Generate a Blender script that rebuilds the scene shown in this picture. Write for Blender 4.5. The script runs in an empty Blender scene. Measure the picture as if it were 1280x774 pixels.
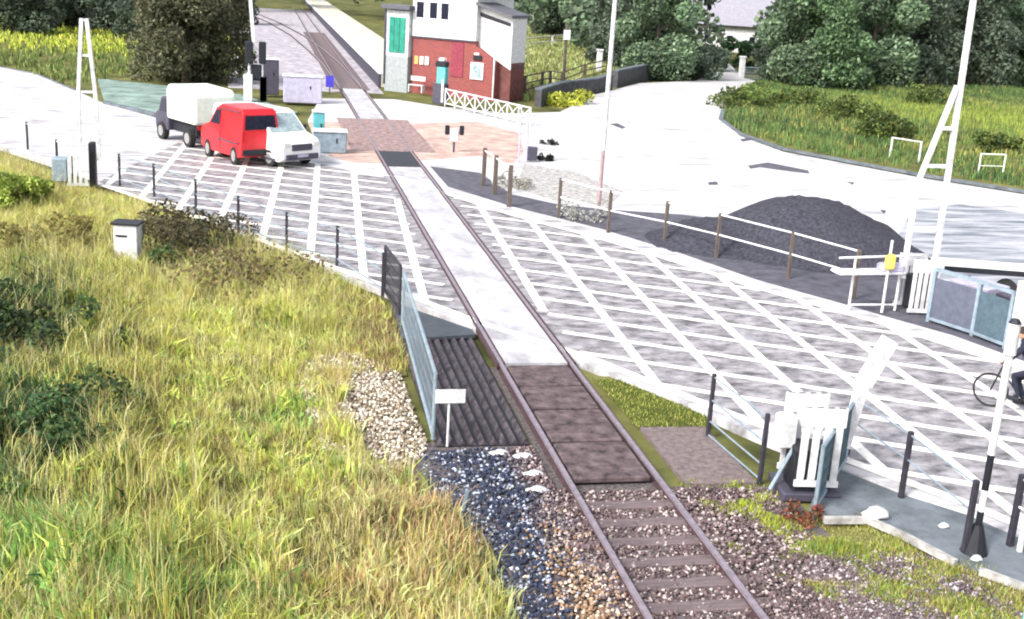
import bpy, math, random
import numpy as np
from mathutils import Vector, Matrix
R = math.radians
random.seed(7); rng = np.random.default_rng(7)
scn = bpy.context.scene
COL = scn.collection

# ------------------------------------------------------------------ camera, sky, sun, exposure
CF, CP, CR, CY, CH, CX = 1475.07, 0.27349, 0.06105, 0.21294, 7.7163, -5.5229
_cy, _sy, _cp, _sp, _cr, _sr = math.cos(CY), math.sin(CY), math.cos(CP), math.sin(CP), math.cos(CR), math.sin(CR)
cF = Vector((_sy*_cp, _cy*_cp, -_sp)); _r = Vector((_cy, -_sy, 0)); _u = _r.cross(cF)
cR = _cr*_r + _sr*_u; cU = -_sr*_r + _cr*_u; cO = Vector((CX, 0, CH))
cd = bpy.data.cameras.new('camera'); cam = bpy.data.objects.new('camera', cd); COL.objects.link(cam)
cam.matrix_world = Matrix(((cR.x, cU.x, -cF.x, cO.x), (cR.y, cU.y, -cF.y, cO.y), (cR.z, cU.z, -cF.z, cO.z), (0, 0, 0, 1)))
cd.sensor_fit = 'HORIZONTAL'; cd.sensor_width = 36; cd.lens = CF/1280*36; cd.clip_start = .1; cd.clip_end = 3000
scn.camera = cam
SUN_EL, SUN_AZ = 42, -125          # degrees; azimuth from +Y towards +X
w = bpy.data.worlds.new('World'); scn.world = w; w.use_nodes = True
wn = w.node_tree; bg = wn.nodes['Background']; sky = wn.nodes.new('ShaderNodeTexSky'); sky.sky_type = 'NISHITA'
sky.sun_disc = False; sky.sun_elevation = R(SUN_EL); sky.sun_rotation = R(SUN_AZ); sky.dust_density = 4; sky.air_density = 1; sky.ozone_density = 1
hs = wn.nodes.new('ShaderNodeHueSaturation'); hs.inputs['Saturation'].default_value = .35
wn.links.new(sky.outputs[0], hs.inputs['Color']); wn.links.new(hs.outputs[0], bg.inputs[0]); bg.inputs[1].default_value = .15
ld = bpy.data.lights.new('sun', 'SUN'); ld.energy = 1.7; ld.angle = R(10); ld.color = (1, .96, .9)
sun = bpy.data.objects.new('sun', ld); COL.objects.link(sun)
sdir = Vector((math.sin(R(SUN_AZ))*math.cos(R(SUN_EL)), math.cos(R(SUN_AZ))*math.cos(R(SUN_EL)), math.sin(R(SUN_EL))))
sun.rotation_euler = sdir.to_track_quat('Z', 'Y').to_euler()
vs = scn.view_settings; vs.view_transform = 'Standard'; vs.look = 'None'; vs.gamma = 1; vs.exposure = 1.1; vs.use_curve_mapping = False
scn.render.filter_size = 2.0
scn.cycles.filter_width = 2.0

def G(x, y, z=0.):               # photograph pixel -> point on the level z
    v = cF*CF + cR*(x-640) - cU*(y-387)
    return cO + v*((z-CH)/v.z)
def PJ(P):
    d = Vector(P)-cO; k = d.dot(cF); return 640+CF*d.dot(cR)/k, 387-CF*d.dot(cU)/k
def hgt(P, ytop):                # real height of something standing at P whose top is seen at row ytop
    lo, hi = 0., 40.
    for _ in range(50):
        m = (lo+hi)/2
        if PJ((P[0], P[1], P[2]+m))[1] > ytop: lo = m
        else: hi = m
    return lo

# ------------------------------------------------------------------ materials
def newmat(name, col, rough=.8, metal=0., spec=.4, var=.25, scale=6., bump=.0, bscale=40., col2=None, attr=None, coord='Object', trans=0., emis=None, sx=(1, 1, 1), rampw=(.35, .65)):
    m = bpy.data.materials.new(name); m.use_nodes = True; nt = m.node_tree; b = nt.nodes['Principled BSDF']
    b.inputs['Roughness'].default_value = rough; b.inputs['Metallic'].default_value = metal; b.inputs['Specular IOR Level'].default_value = spec
    tc = nt.nodes.new('ShaderNodeTexCoord'); mp = nt.nodes.new('ShaderNodeMapping'); mp.inputs['Scale'].default_value = sx
    nt.links.new(tc.outputs[coord], mp.inputs[0])
    n = nt.nodes.new('ShaderNodeTexNoise'); n.inputs['Scale'].default_value = scale; n.inputs['Detail'].default_value = 6; n.inputs['Roughness'].default_value = .65
    nt.links.new(mp.outputs[0], n.inputs['Vector'])
    r = nt.nodes.new('ShaderNodeValToRGB'); r.color_ramp.elements[0].position = rampw[0]; r.color_ramp.elements[1].position = rampw[1]
    c = Vector(col); a = c*(1-var); d = Vector(col2) if col2 else c*(1+var)
    r.color_ramp.elements[0].color = (*a, 1); r.color_ramp.elements[1].color = (*[min(1, q) for q in d], 1)
    nt.links.new(n.outputs[0], r.inputs[0]); out = r.outputs[0]
    if attr:
        at = nt.nodes.new('ShaderNodeAttribute'); at.attribute_name = attr
        mx = nt.nodes.new('ShaderNodeMix'); mx.data_type = 'RGBA'; mx.blend_type = 'MULTIPLY'; mx.inputs[0].default_value = 1
        nt.links.new(at.outputs[0], mx.inputs[6]); nt.links.new(out, mx.inputs[7]); out = mx.outputs[2]
    nt.links.new(out, b.inputs['Base Color'])
    if bump:
        n2 = nt.nodes.new('ShaderNodeTexNoise'); n2.inputs['Scale'].default_value = bscale; n2.inputs['Detail'].default_value = 5
        nt.links.new(tc.outputs[coord], n2.inputs['Vector'])
        bp = nt.nodes.new('ShaderNodeBump'); bp.inputs['Strength'].default_value = bump; bp.inputs['Distance'].default_value = .03
        nt.links.new(n2.outputs[0], bp.inputs['Height']); nt.links.new(bp.outputs[0], b.inputs['Normal'])
    if trans:
        t = nt.nodes.new('ShaderNodeBsdfTranslucent'); ms = nt.nodes.new('ShaderNodeMixShader'); ms.inputs[0].default_value = trans
        nt.links.new(out, t.inputs[0]); nt.links.new(b.outputs[0], ms.inputs[1]); nt.links.new(t.outputs[0], ms.inputs[2])
        nt.links.new(ms.outputs[0], nt.nodes['Material Output'].inputs[0])
    if emis:
        b.inputs['Emission Color'].default_value = (*emis, 1); b.inputs['Emission Strength'].default_value = 2
    return m
def brickmat():
    m = newmat('brick', (.3, .07, .06), .85, var=.2, scale=3); nt = m.node_tree; b = nt.nodes['Principled BSDF']
    tc = nt.nodes.new('ShaderNodeTexCoord'); mp = nt.nodes.new('ShaderNodeMapping'); mp.inputs['Rotation'].default_value = (R(90), 0, 0)
    bt = nt.nodes.new('ShaderNodeTexBrick'); bt.inputs['Scale'].default_value = 1; bt.inputs['Brick Width'].default_value = .23; bt.inputs['Row Height'].default_value = .075; bt.inputs['Mortar Size'].default_value = .008
    bt.inputs['Color1'].default_value = (.32, .06, .05, 1); bt.inputs['Color2'].default_value = (.2, .045, .05, 1); bt.inputs['Mortar'].default_value = (.2, .12, .11, 1)
    sp = nt.nodes.new('ShaderNodeSeparateXYZ'); ad = nt.nodes.new('ShaderNodeMath'); ad.operation = 'ADD'; cb = nt.nodes.new('ShaderNodeCombineXYZ')
    nt.links.new(tc.outputs['Object'], sp.inputs[0]); nt.links.new(sp.outputs[0], ad.inputs[0]); nt.links.new(sp.outputs[1], ad.inputs[1])
    nt.links.new(ad.outputs[0], cb.inputs[0]); nt.links.new(sp.outputs[2], cb.inputs[1]); nt.links.new(cb.outputs[0], bt.inputs['Vector'])
    nt.links.new(bt.outputs[0], b.inputs['Base Color']); return m
def M_(*a, **k): return newmat(*a, **k)
M = dict(
 road=M_('glare_pale_asphalt', (.32, .31, .33), .6, spec=.45, var=.3, scale=1.2, sx=(.5, 1.5, 1), bump=.25, bscale=60, rampw=(.35, .5), col2=(.5, .49, .51)),  # base colour lightened to carry the white glare of the wet road
 asphalt=M_('worn_asphalt', (.1, .095, .108), .6, spec=.4, var=.3, scale=2.6, sx=(.75, 1.2, 1), bump=.25, bscale=60, rampw=(.35, .62), col2=(.37, .35, .375)),
 yard=M_('pale_concrete', (.3, .295, .315), .65, spec=.4, var=.2, scale=.42, sx=(.6, 1.5, 1), bump=.2, bscale=30, col2=(.5, .49, .5), rampw=(.3, .47)),
 paint=M_('road_paint', (.66, .62, .54), .5, spec=.5, var=.25, scale=5, col2=(.88, .85, .8), rampw=(.3, .5)),
 deckp=M_('crossing_panel_surface', (.42, .41, .45), .6, spec=.4, var=.3, scale=1.3, sx=(1, .6, 1), bump=.2, col2=(.56, .55, .58)),
 rubber=M_('worn_rubber', (.06, .045, .048), .8, spec=.2, var=.35, scale=4, bump=.3, col2=(.16, .12, .125)),
 tarmac=M_('dark_tarmac', (.08, .078, .1), .8, var=.35, scale=2.5, bump=.4),
 slab=M_('footpath_concrete', (.13, .15, .17), .8, spec=.2, var=.35, scale=1.5, bump=.3),
 ground=M_('soil_and_turf', (.09, .1, .035), .95, spec=.1, var=.5, scale=.35, bump=.5, bscale=8, col2=(.17, .17, .06)),
 soil=M_('brown_soil', (.13, .1, .075), .95, spec=.1, var=.45, scale=3, bump=.5, bscale=25),
 pink=M_('pink_gravel', (.42, .29, .26), .85, var=.3, scale=1.2, bump=.4, col2=(.6, .42, .36)),
 heap=M_('aggregate_heap', (.045, .045, .06), .9, spec=.2, var=.45, scale=9, bump=.9, bscale=14),
 stone=M_('ballast_stone', (.9, .9, .9), .8, attr='Col', var=.25, scale=20),
 ballast=M_('ballast_bed', (.1, .085, .085), .95, var=.6, scale=14, bump=.8, bscale=16),
 railtop=M_('rail_head', (.26, .22, .26), .5, metal=.3, var=.2, scale=8),
 railside=M_('rail_web', (.07, .04, .045), .8, var=.3, scale=8),
 sleeper=M_('sleeper_wood', (.13, .1, .105), .9, var=.3, scale=7, sx=(.3, 3, 1), bump=.4),
 grass=M_('grass_blade', (.8, .8, .8), .7, spec=.2, attr='Col', var=.15, scale=1.5, trans=.35),
 leaf=M_('leaf', (.8, .8, .8), .6, spec=.25, attr='Col', var=.15, scale=.8, trans=.25),
 bark=M_('bark', (.08, .065, .05), .9, var=.3, scale=5, bump=.5),
 white=M_('white_paint', (.6, .6, .63), .6, spec=.3, var=.25, scale=4, col2=(.76, .76, .78)),
 weather=M_('weathered_white_paint', (.62, .63, .65), .55, var=.2, scale=5),
 galv=M_('galvanised_steel', (.27, .34, .4), .45, metal=.3, var=.2, scale=6),
 blueg=M_('bluegrey_mesh_steel', (.07, .11, .14), .6, metal=.1, var=.2, scale=6),
 post=M_('dark_post', (.03, .028, .04), .7, var=.3, scale=9),
 wood=M_('weathered_wood', (.1, .08, .07), .85, var=.4, scale=9, sx=(3, 3, .5)),
 black=M_('black_paint', (.012, .013, .02), .5, var=.2),
 dgrey=M_('dark_grey_paint', (.06, .055, .08), .55, var=.2, scale=4),
 lav=M_('lavender_grey_paint', (.4, .38, .5), .55, var=.15, scale=4),
 teal=M_('teal_paint', (.015, .24, .17), .5, var=.3, scale=2.5),
 turq=M_('turquoise_paint', (.1, .38, .4), .5, var=.15, scale=3),
 lblue=M_('light_blue_paint', (.18, .5, .62), .5, var=.15, scale=3),
 brick=brickmat(),
 slate=M_('slate_roof', (.1, .1, .12), .6, var=.25, scale=5, sx=(1, 4, 4)),
 slate2=M_('pale_slate_roof', (.27, .26, .31), .6, var=.12, scale=3),
 glass=M_('dark_glass', (.01, .012, .03), .12, spec=.6, var=.3),
 pglass=M_('pale_glass', (.3, .38, .4), .2, spec=.6, var=.3),
 red=M_('red_car_paint', (.62, .012, .022), .3, spec=.6, var=.12, scale=2),
 wcar=M_('white_car_paint', (.76, .75, .76), .3, spec=.5, var=.05),
 cream=M_('pale_green_white_panel', (.66, .72, .64), .5, var=.08),
 tyre=M_('tyre', (.02, .02, .02), .8, var=.2), rim=M_('wheel_rim', (.4, .4, .4), .4, metal=.6, var=.1),
 lampg=M_('headlamp_glass', (.65, .65, .62), .15, var=.05), redl=M_('red_lens', (.5, .01, .01), .3, var=.1),
 yellow=M_('yellow_paint', (.75, .6, .12), .5, var=.1), orange=M_('orange_paper', (.75, .35, .12), .6, var=.2),
 blue=M_('blue_plate', (.06, .05, .5), .5, var=.1),
 skin=M_('skin', (.5, .3, .22), .6, var=.05), jacket=M_('dark_navy_cloth', (.015, .017, .035), .85, var=.2, scale=15), boards=M_('white_weatherboard', (.55, .55, .57), .6, var=.15, scale=2, sx=(1, 1, 12), bump=.3, col2=(.72, .72, .72)), hair=M_('dark_hair', (.03, .02, .015), .8),
 hedge=M_('clipped_hedge', (.05, .08, .03), .9, var=.4),
)

# ------------------------------------------------------------------ mesh helpers
class MB:
    def __init__(s): s.v = []; s.f = []
    def add(s, vs, fs):
        o = len(s.v); s.v += [tuple(v) for v in vs]; s.f += [tuple(i+o for i in f) for f in fs]; return s
    def box(s, c, d, rz=0, bev=0.):
        cx, cy, cz = c; x, y, z = d[0]/2, d[1]/2, d[2]/2; a, b = math.cos(rz), math.sin(rz)
        if not bev:
            P = [(-x, -y, -z), (x, -y, -z), (x, y, -z), (-x, y, -z), (-x, -y, z), (x, -y, z), (x, y, z), (-x, y, z)]
            F = [(0, 3, 2, 1), (4, 5, 6, 7), (0, 1, 5, 4), (1, 2, 6, 5), (2, 3, 7, 6), (3, 0, 4, 7)]
        else:
            e = bev; ring = lambda X, Y, Z: [(-X+e, -Y, Z), (X-e, -Y, Z), (X, -Y+e, Z), (X, Y-e, Z), (X-e, Y, Z), (-X+e, Y, Z), (-X, Y-e, Z), (-X, -Y+e, Z)]
            P = ring(x-e, y-e, -z)+ring(x, y, -z+e)+ring(x, y, z-e)+ring(x-e, y-e, z)
            F = [tuple(range(7, -1, -1)), tuple(range(24, 32))]
            for k in range(3):
                for i in range(8): j = (i+1) % 8; F.append((k*8+i, k*8+j, k*8+8+j, k*8+8+i))
        return s.add([(cx+p[0]*a-p[1]*b, cy+p[0]*b+p[1]*a, cz+p[2]) for p in P], F)
    def tube(s, p, q, r, r2=None, n=8):
        p, q = Vector(p), Vector(q); r2 = r if r2 is None else r2; d = (q-p).normalized()
        u = d.orthogonal().normalized(); w_ = d.cross(u); P = []
        for c, rr in ((p, r), (q, r2)):
            for i in range(n): t = 2*math.pi*i/n; P.append(c+(u*math.cos(t)+w_*math.sin(t))*rr)
        F = [(i, (i+1) % n, n+(i+1) % n, n+i) for i in range(n)]+[tuple(range(n-1, -1, -1)), tuple(range(n, 2*n))]
        return s.add(P, F)
    def beam(s, p, q, wd, h):    # rectangular bar: wd across, h along the other axis
        p, q = Vector(p), Vector(q); d = (q-p).normalized(); up = Vector((0, 0, 1)) if abs(d.z) < .9 else Vector((0, 1, 0))
        a = d.cross(up).normalized()*wd/2; b = a.cross(d).normalized()*h/2
        P = [p-a-b, p+a-b, p+a+b, p-a+b, q-a-b, q+a-b, q+a+b, q-a+b]
        return s.add(P, [(0, 3, 2, 1), (4, 5, 6, 7), (0, 1, 5, 4), (1, 2, 6, 5), (2, 3, 7, 6), (3, 0, 4, 7)])
    def prism(s, poly, z0, z1):
        n = len(poly); P = [(p[0], p[1], z0) for p in poly]+[(p[0], p[1], z1) for p in poly]
        ar = sum(poly[i][0]*poly[(i+1) % n][1]-poly[(i+1) % n][0]*poly[i][1] for i in range(n))
        F = [tuple(range(n-1, -1, -1)), tuple(range(n, 2*n))]+[(i, (i+1) % n, n+(i+1) % n, n+i) for i in range(n)]
        if ar < 0: F = [f[::-1] for f in F]
        return s.add(P, F)
    def side(s, prof, y0, y1):   # profile in x,z extruded along y
        n = len(prof); P = [(p[0], y0, p[1]) for p in prof]+[(p[0], y1, p[1]) for p in prof]
        return s.add(P, [tuple(range(n)), tuple(range(2*n-1, n-1, -1))]+[(i, n+i, n+(i+1) % n, (i+1) % n) for i in range(n)])
    def build(s, name, mat, parent=None, smooth=False, bevel=0, flip=False):
        me = bpy.data.meshes.new(name); me.from_pydata(s.v, [], s.f); me.materials.append(mat); me.validate()
        if smooth: me.shade_smooth()
        import bmesh
        bm = bmesh.new(); bm.from_mesh(me); bmesh.ops.recalc_face_normals(bm, faces=bm.faces); bm.to_mesh(me); bm.free()
        o = bpy.data.objects.new(name, me); COL.objects.link(o); o.parent = parent
        if bevel:
            b = o.modifiers.new('b', 'BEVEL'); b.width = bevel; b.segments = 2; b.limit_method = 'ANGLE'
        return o
def npmesh(name, V, F, mat, cols=None, nv=3, parent=None):
    me = bpy.data.meshes.new(name); me.vertices.add(len(V)); me.vertices.foreach_set('co', V.astype(np.float32).ravel())
    me.loops.add(F.size); me.loops.foreach_set('vertex_index', F.astype(np.int32).ravel())
    me.polygons.add(len(F)); me.polygons.foreach_set('loop_start', np.arange(0, F.size, nv, dtype=np.int32))
    me.polygons.foreach_set('loop_total', np.full(len(F), nv, dtype=np.int32)); me.update(); me.materials.append(mat)
    if cols is not None:
        a = me.color_attributes.new('Col', 'FLOAT_COLOR', 'POINT'); c = np.ones((len(V), 4), np.float32); c[:, :3] = cols; a.data.foreach_set('color', c.ravel())
    o = bpy.data.objects.new(name, me); COL.objects.link(o); o.parent = parent; return o
def thing(name, label, cat, loc=(0, 0, 0), rz=0, group=None):
    o = bpy.data.objects.new(name, None); COL.objects.link(o); o.location = loc; o.rotation_euler = (0, 0, rz); o.empty_display_size = .2
    o['label'] = label; o['category'] = cat
    if group: o['group'] = group
    return o
def tag(o, label=None, cat=None, group=None, kind=None):
    for k, v in (('label', label), ('category', cat), ('group', group), ('kind', kind)):
        if v: o[k] = v
    return o
def struct(o): o['kind'] = 'structure'; return o
def kids(o): return [c for c in bpy.data.objects if c.parent == o]
def dup(o, loc=None, rz=None, label=None, group=None, scale=None):
    r = o.copy(); COL.objects.link(r)
    if loc is not None: r.location = loc
    if rz is not None: r.rotation_euler = (0, 0, rz)
    if scale: r.scale = scale
    if label: r['label'] = label
    if group: r['group'] = group
    for c in kids(o):
        d = c.copy(); COL.objects.link(d); d.parent = r
        for g in kids(c): e = g.copy(); COL.objects.link(e); e.parent = d
    return r
def px(pts, z=0.): return [G(x, y, z) for x, y in pts]
def pip(X, Y, poly):
    ins = np.zeros(np.shape(X), bool); n = len(poly)
    for i in range(n):
        x1, y1 = poly[i][0], poly[i][1]; x2, y2 = poly[(i+1) % n][0], poly[(i+1) % n][1]
        if y1 == y2: continue
        c = ((y1 > Y) != (y2 > Y)) & (X < (x2-x1)*(Y-y1)/(y2-y1)+x1); ins ^= c
    return ins
def ptpoly(poly, n):
    a = np.array([(p[0], p[1]) for p in poly]); lo, hi = a.min(0), a.max(0); out = []; tot = 0
    while tot < n:
        q = rng.uniform(lo, hi, (n*2, 2)); q = q[pip(q[:, 0], q[:, 1], poly)]; out.append(q); tot += len(q)
    return np.vstack(out)[:n]
def area(poly):
    n = len(poly); return abs(sum(poly[i][0]*poly[(i+1) % n][1]-poly[(i+1) % n][0]*poly[i][1] for i in range(n)))/2
_ph = rng.uniform(0, 6.28, 12); _dr = rng.uniform(-1, 1, (12, 2))
def nz(X, Y, s=1.):
    v = 0
    for i in range(12): v = v+np.sin((X*_dr[i, 0]+Y*_dr[i, 1])*s*(1+i*.35)+_ph[i])/(1+i*.25)
    return v/3.2
def sheet(name, poly, z, mat, thick=.12): return struct(MB().prism(poly, z-thick, z).build(name, mat))

GZ = -.16                        # level of the ground beside the road
# ------------------------------------------------------------------ ground, roads, paths
V = []; F = []
xs = np.concatenate([[-1600, -500, -200], np.linspace(-90, 130, 90), [240, 500, 1600]]); ys = np.concatenate([[-60, -10], np.linspace(0, 150, 70), [220, 350, 700, 1800]])
XX, YY = np.meshgrid(xs, ys); ZZ = np.full_like(XX, GZ) + 0*XX
far = np.clip((YY-330)/500, 0, 1); ZZ += far*60*(.6+.4*np.sin(XX/170))
nx, ny = len(xs), len(ys); idx = np.arange(nx*ny).reshape(ny, nx)
gf = np.stack([idx[:-1, :-1], idx[:-1, 1:], idx[1:, 1:], idx[1:, :-1]], -1).reshape(-1, 4)
struct(npmesh('ground', np.stack([XX, YY, ZZ], -1).reshape(-1, 3), gf, M['ground'], nv=4))

near_e = px([(-420, 60), (-150, 137), (0, 183), (150, 232), (330, 305), (480, 364), (600, 412), (735, 455), (860, 505), (945, 543), (1053, 586), (1131, 617), (1208, 641), (1280, 672), (1500, 775)])
far_e = px([(1500, 520), (1280, 452), (1192, 422), (1110, 399), (1060, 384), (980, 362), (942, 351), (853, 320), (756, 290), (637, 260), (560, 236), (515, 214), (480, 208), (440, 207), (410, 200), (395, 178), (330, 160), (198, 148), (132, 130), (94, 113), (44, 92), (0, 84), (-200, 55), (-420, 30)])
sheet('road', near_e+far_e, 0, M['road'], .2)
yard = px([(395, 178), (385, 150), (400, 123), (492, 124), (556, 134), (640, 142), (700, 140), (745, 118), (800, 104), (870, 101), (880, 96), (893, 70), (897, 66), (903, 66), (912, 80), (930, 98), (945, 101), (925, 112), (908, 130), (903, 150), (925, 170), (980, 190), (1060, 205), (1150, 222), (1280, 243), (1600, 305), (1700, 560), (1500, 520), (1280, 452), (1110, 399), (980, 362), (853, 320), (756, 290), (637, 260), (560, 236), (515, 214), (480, 208), (440, 207), (410, 200)], -.02)
sheet('side_road', yard, -.02, M['yard'], .12)
pinkp = px([(385, 153), (440, 152), (505, 155), (595, 152), (648, 166), (655, 190), (640, 205), (600, 195), (530, 200), (480, 204), (440, 203), (412, 195), (395, 176)], -.012)
sheet('pink_gravel_patch', pinkp, -.012, M['pink'], .05)
dark = px([(538, 208), (600, 216), (640, 243), (700, 256), (760, 262), (850, 268), (1000, 285), (1140, 320), (1165, 350), (1240, 395), (1290, 420), (1300, 458), (1192, 419), (1110, 396), (1060, 381), (980, 359), (942, 348), (853, 317), (756, 287), (637, 257), (560, 233)], -.008)
sheet('tarmac_verge', dark, -.008, M['tarmac'], .05)
fp = px([(1010, 640), (1030, 585), (1053, 588), (1131, 619), (1208, 643), (1300, 684), (1400, 735), (1400, 775), (1225, 712), (1200, 702), (1130, 668), (1085, 648)], -.03)
sheet('footpath', fp, -.03, M['slab'], .1)
mb = MB()
for a, b in (((1030, 650), (1085, 650)), ((1085, 650), (1130, 670)), ((1130, 670), (1195, 704)), ((1225, 714), (1400, 778))):
    A, B = G(*a, -.03), G(*b, -.03); mb.beam(A, B, .09, .1)
struct(mb.build('kerb', M_('kerb_stone', (.36, .35, .34), .8, var=.4, scale=4)))
vg = px([(132, 131), (198, 146), (330, 158), (372, 140), (300, 118), (180, 104), (122, 98)], -.05)
sheet('pale_verge', vg, -.05, M_('pale_turf', (.13, .19, .16), .9, var=.3, scale=.8, col2=(.26, .36, .33)), .1)

# crossing panels between and beside the rails
mb = MB(); mb.box((0, 35.4, -.049), (1.36, 25.2, .12)); mb.box((0, 72, -.055), (1.36, 16, .12)); struct(mb.build('crossing_panel', M['deckp']))
t = thing('crossing_deck', 'brown rubber crossing deck of wide panels between the rails at the near side', 'deck', (0, 0, 0))
yy = 16.95
for k in range(4):
    L = (1.6, 1.6, 1.3, 1.3)[k]
    MB().box((0, yy+L/2, -.05), (1.3, L-.1, .1), bev=.02).build('deck_panel', M['rubber'], t); yy += L
tag(MB().box((0, 50.2, -.06), (1.34, 4.2, .13)).build('trackbed_cover', M['black']), 'black cover panel between the rails at the far road edge', 'panel')
gp = px([(800, 534), (880, 532), (946, 603), (858, 605)], -.09); sheet('gravel_pad', gp, -.09, M_('gravel_pad', (.16, .125, .125), .9, var=.35, scale=9, bump=.6), .08)
tri = px([(740, 470), (800, 472), (880, 512), (888, 532), (798, 533)], -.086); sheet('turf_triangle', tri, -.086, M['ground'], .08)
sheet('gravel_patch', px([(375, 460), (450, 450), (500, 480), (530, 560), (500, 600), (420, 590), (385, 520)], GZ+.03), GZ+.03, M['soil'], .05)

mb = MB()
for s_ in (-1, 1):
    for y0, y1 in ((22.8, 52.4), (64, 79.5)):
        for q in (.69, .83): mb.box((s_*q, (y0+y1)/2, -.04), (.05, y1-y0, .11))
struct(mb.build('flangeway', M['railside']))
sheet('track_bed_strip', [(-1.9, 52.3), (-1.9, 64), (1.9, 64), (1.9, 52.3)], -.01, M_('rusty_bed', (.2, .13, .13), .9, var=.4, scale=4, col2=(.38, .27, .26)), .06)
# yellow box hatching
nearb = px([(120, 229), (330, 302), (480, 358), (600, 404), (735, 447), (880, 505), (945, 530), (1053, 574), (1208, 630), (1300, 668), (1400, 712)])
farb = px([(1400, 500), (1280, 463), (1110, 407), (942, 359), (853, 330), (756, 300), (637, 268), (560, 243), (500, 222), (440, 214), (400, 205), (335, 190), (230, 175)])
boxp = nearb+farb
sheet('box_surface', boxp, .003, M['asphalt'], .02)

mb = MB()
def hatch(ang, spacing, off, wd):
    d = Vector((math.cos(ang), math.sin(ang))); n = Vector((-d.y, d.x)); ts = np.arange(-60, 90, .06)
    for k in range(-60, 60):
        o = n*(k*spacing+off)
        X = o.x+d.x*ts; Y = o.y+d.y*ts; ins = pip(X, Y, boxp) & (np.abs(X) > 1.05) & (Y > 5)
        st = None
        for i, v in enumerate(ins):
            if v and st is None: st = i
            if st is not None and (not v or i == len(ins)-1):
                if i-st > 3:
                    a = (X[st], Y[st]); b = (X[i-1], Y[i-1]); h = n*wd/2
                    mb.add([(a[0]-h.x, a[1]-h.y, .007), (b[0]-h.x, b[1]-h.y, .007), (b[0]+h.x, b[1]+h.y, .007), (a[0]+h.x, a[1]+h.y, .007)], [(0, 1, 2, 3)])
                st = None
hatch(R(87), 1.42, .35, .22)
o1 = struct(mb.build('box_markings', M['paint']))
mb = MB(); hatch(R(-29), 1.3, .3, .22)
for v in range(len(mb.v)): mb.v[v] = (mb.v[v][0], mb.v[v][1], .011)
struct(mb.build('box_cross_markings', M['paint']))
mb = MB()
def strip(pts, wd, z=.015):
    for a, b in zip(pts, pts[1:]):
        d = (Vector(b)-Vector(a)); d.z = 0; n = Vector((-d.y, d.x, 0)).normalized()*wd/2; a, b = Vector(a), Vector(b); a.z = b.z = z
        mb.add([a-n, b-n, b+n, a+n], [(0, 1, 2, 3)])
strip(nearb, .25); strip(farb[:10], .25)
struct(mb.build('box_border_line', M['paint']))
mb = MB()
for pts in ([(935, 207), (960, 203), (1010, 213), (1012, 217), (985, 214), (950, 209), (938, 211)], [(762, 155), (772, 154), (782, 159), (778, 161)], [(885, 228), (896, 227), (898, 231), (886, 231)], [(1100, 262), (1108, 263), (1105, 267)], [(1058, 227), (1068, 228), (1066, 231)], [(925, 174), (938, 172), (940, 175), (928, 177)]):
    mb.prism(px(pts, -.012), -.018, -.012)
struct(mb.build('mud_patch', M['tarmac']))
WET = M_('wet_concrete', (.14, .16, .2), .5, spec=.5, var=.3, scale=1.1, sx=(.35, 1.6, 1), bump=.2, col2=(.42, .43, .47), rampw=(.35, .6))
sheet('wet_patch', px([(1140, 262), (1200, 255), (1290, 268), (1330, 330), (1300, 372), (1190, 350), (1150, 345), (1120, 300)], -.015), -.014, WET, .01)
sheet('wet_patch', px([(655, 205), (720, 215), (780, 240), (760, 258), (690, 250), (645, 235)], -.015), -.015, M_('gritty_edge', (.3, .28, .27), .8, var=.4, scale=5, col2=(.5, .49, .48)), .01)

# ------------------------------------------------------------------ railway
def rail_pts(): return [(s, y) for s in (-1, 1) for y in (0,)]
def make_rail(name, pts, label):
    t = thing(name, label, 'rail', (pts[0][0], pts[0][1], 0)); bx, by = pts[0]
    h, wb = MB(), MB()
    for a, b in zip(pts, pts[1:]):
        A, B = Vector((a[0]-bx, a[1]-by, 0)), Vector((b[0]-bx, b[1]-by, 0))
        h.beam(A+Vector((0, 0, -.008)), B+Vector((0, 0, -.008)), .075, .055); wb.beam(A+Vector((0, 0, -.085)), B+Vector((0, 0, -.085)), .03, .088); wb.beam(A+Vector((0, 0, -.135)), B+Vector((0, 0, -.135)), .14, .02)
    h.build('rail_head', M['railtop'], t); wb.build('rail_web', M['railside'], t)
GG = .755
make_rail('rail', [(-GG, 4), (-GG, 300)], 'long steel rail running past the cattle grid, left rail of the main track')
make_rail('rail', [(GG, 4), (GG, 300)], 'long steel rail next to the turf triangle, right rail of the main track')
cen = [G(436, 112), G(415, 80), G(395, 62), G(372, 44), G(343, 28), G(300, 10)]
cl = [(.0, 78)]+[(p.x, p.y) for p in cen[1:]]
def off(pl, d):
    out = []
    for i, p in enumerate(pl):
        q = pl[min(i+1, len(pl)-1)]; r = pl[max(i-1, 0)]; v = Vector((q[0]-r[0], q[1]-r[1])).normalized(); out.append((p[0]-v.y*d, p[1]+v.x*d))
    return out
make_rail('rail', off(cl, GG), 'far rail curving away to the left into the siding, outer of the two')
make_rail('rail', off(cl, -GG), 'far rail curving away to the left into the siding, inner of the two')
first = None; n = 0; near_sl = []
y = 11.25
while y < 150:
    if not (16.7 < y < 52.6 or 64 < y < 80.5):
        if first is None:
            first = MB().box((0, 0, 0), (2.55, .25, .13), bev=.015).build('sleeper', M['sleeper']); first.location = (0, y, -.165)
            tag(first, 'weathered timber sleeper bedded in ballast under the main track rails', 'sleeper', 'sleepers of the main track'); so = first
        else:
            c = first.copy(); COL.objects.link(c); c.location = (rng.uniform(-.02, .02), y, -.165); c.rotation_euler = (0, 0, rng.uniform(-.01, .01))
        if y < 16.7: near_sl.append(so if n == 0 else c)
        n += 1
    y += .62
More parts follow.
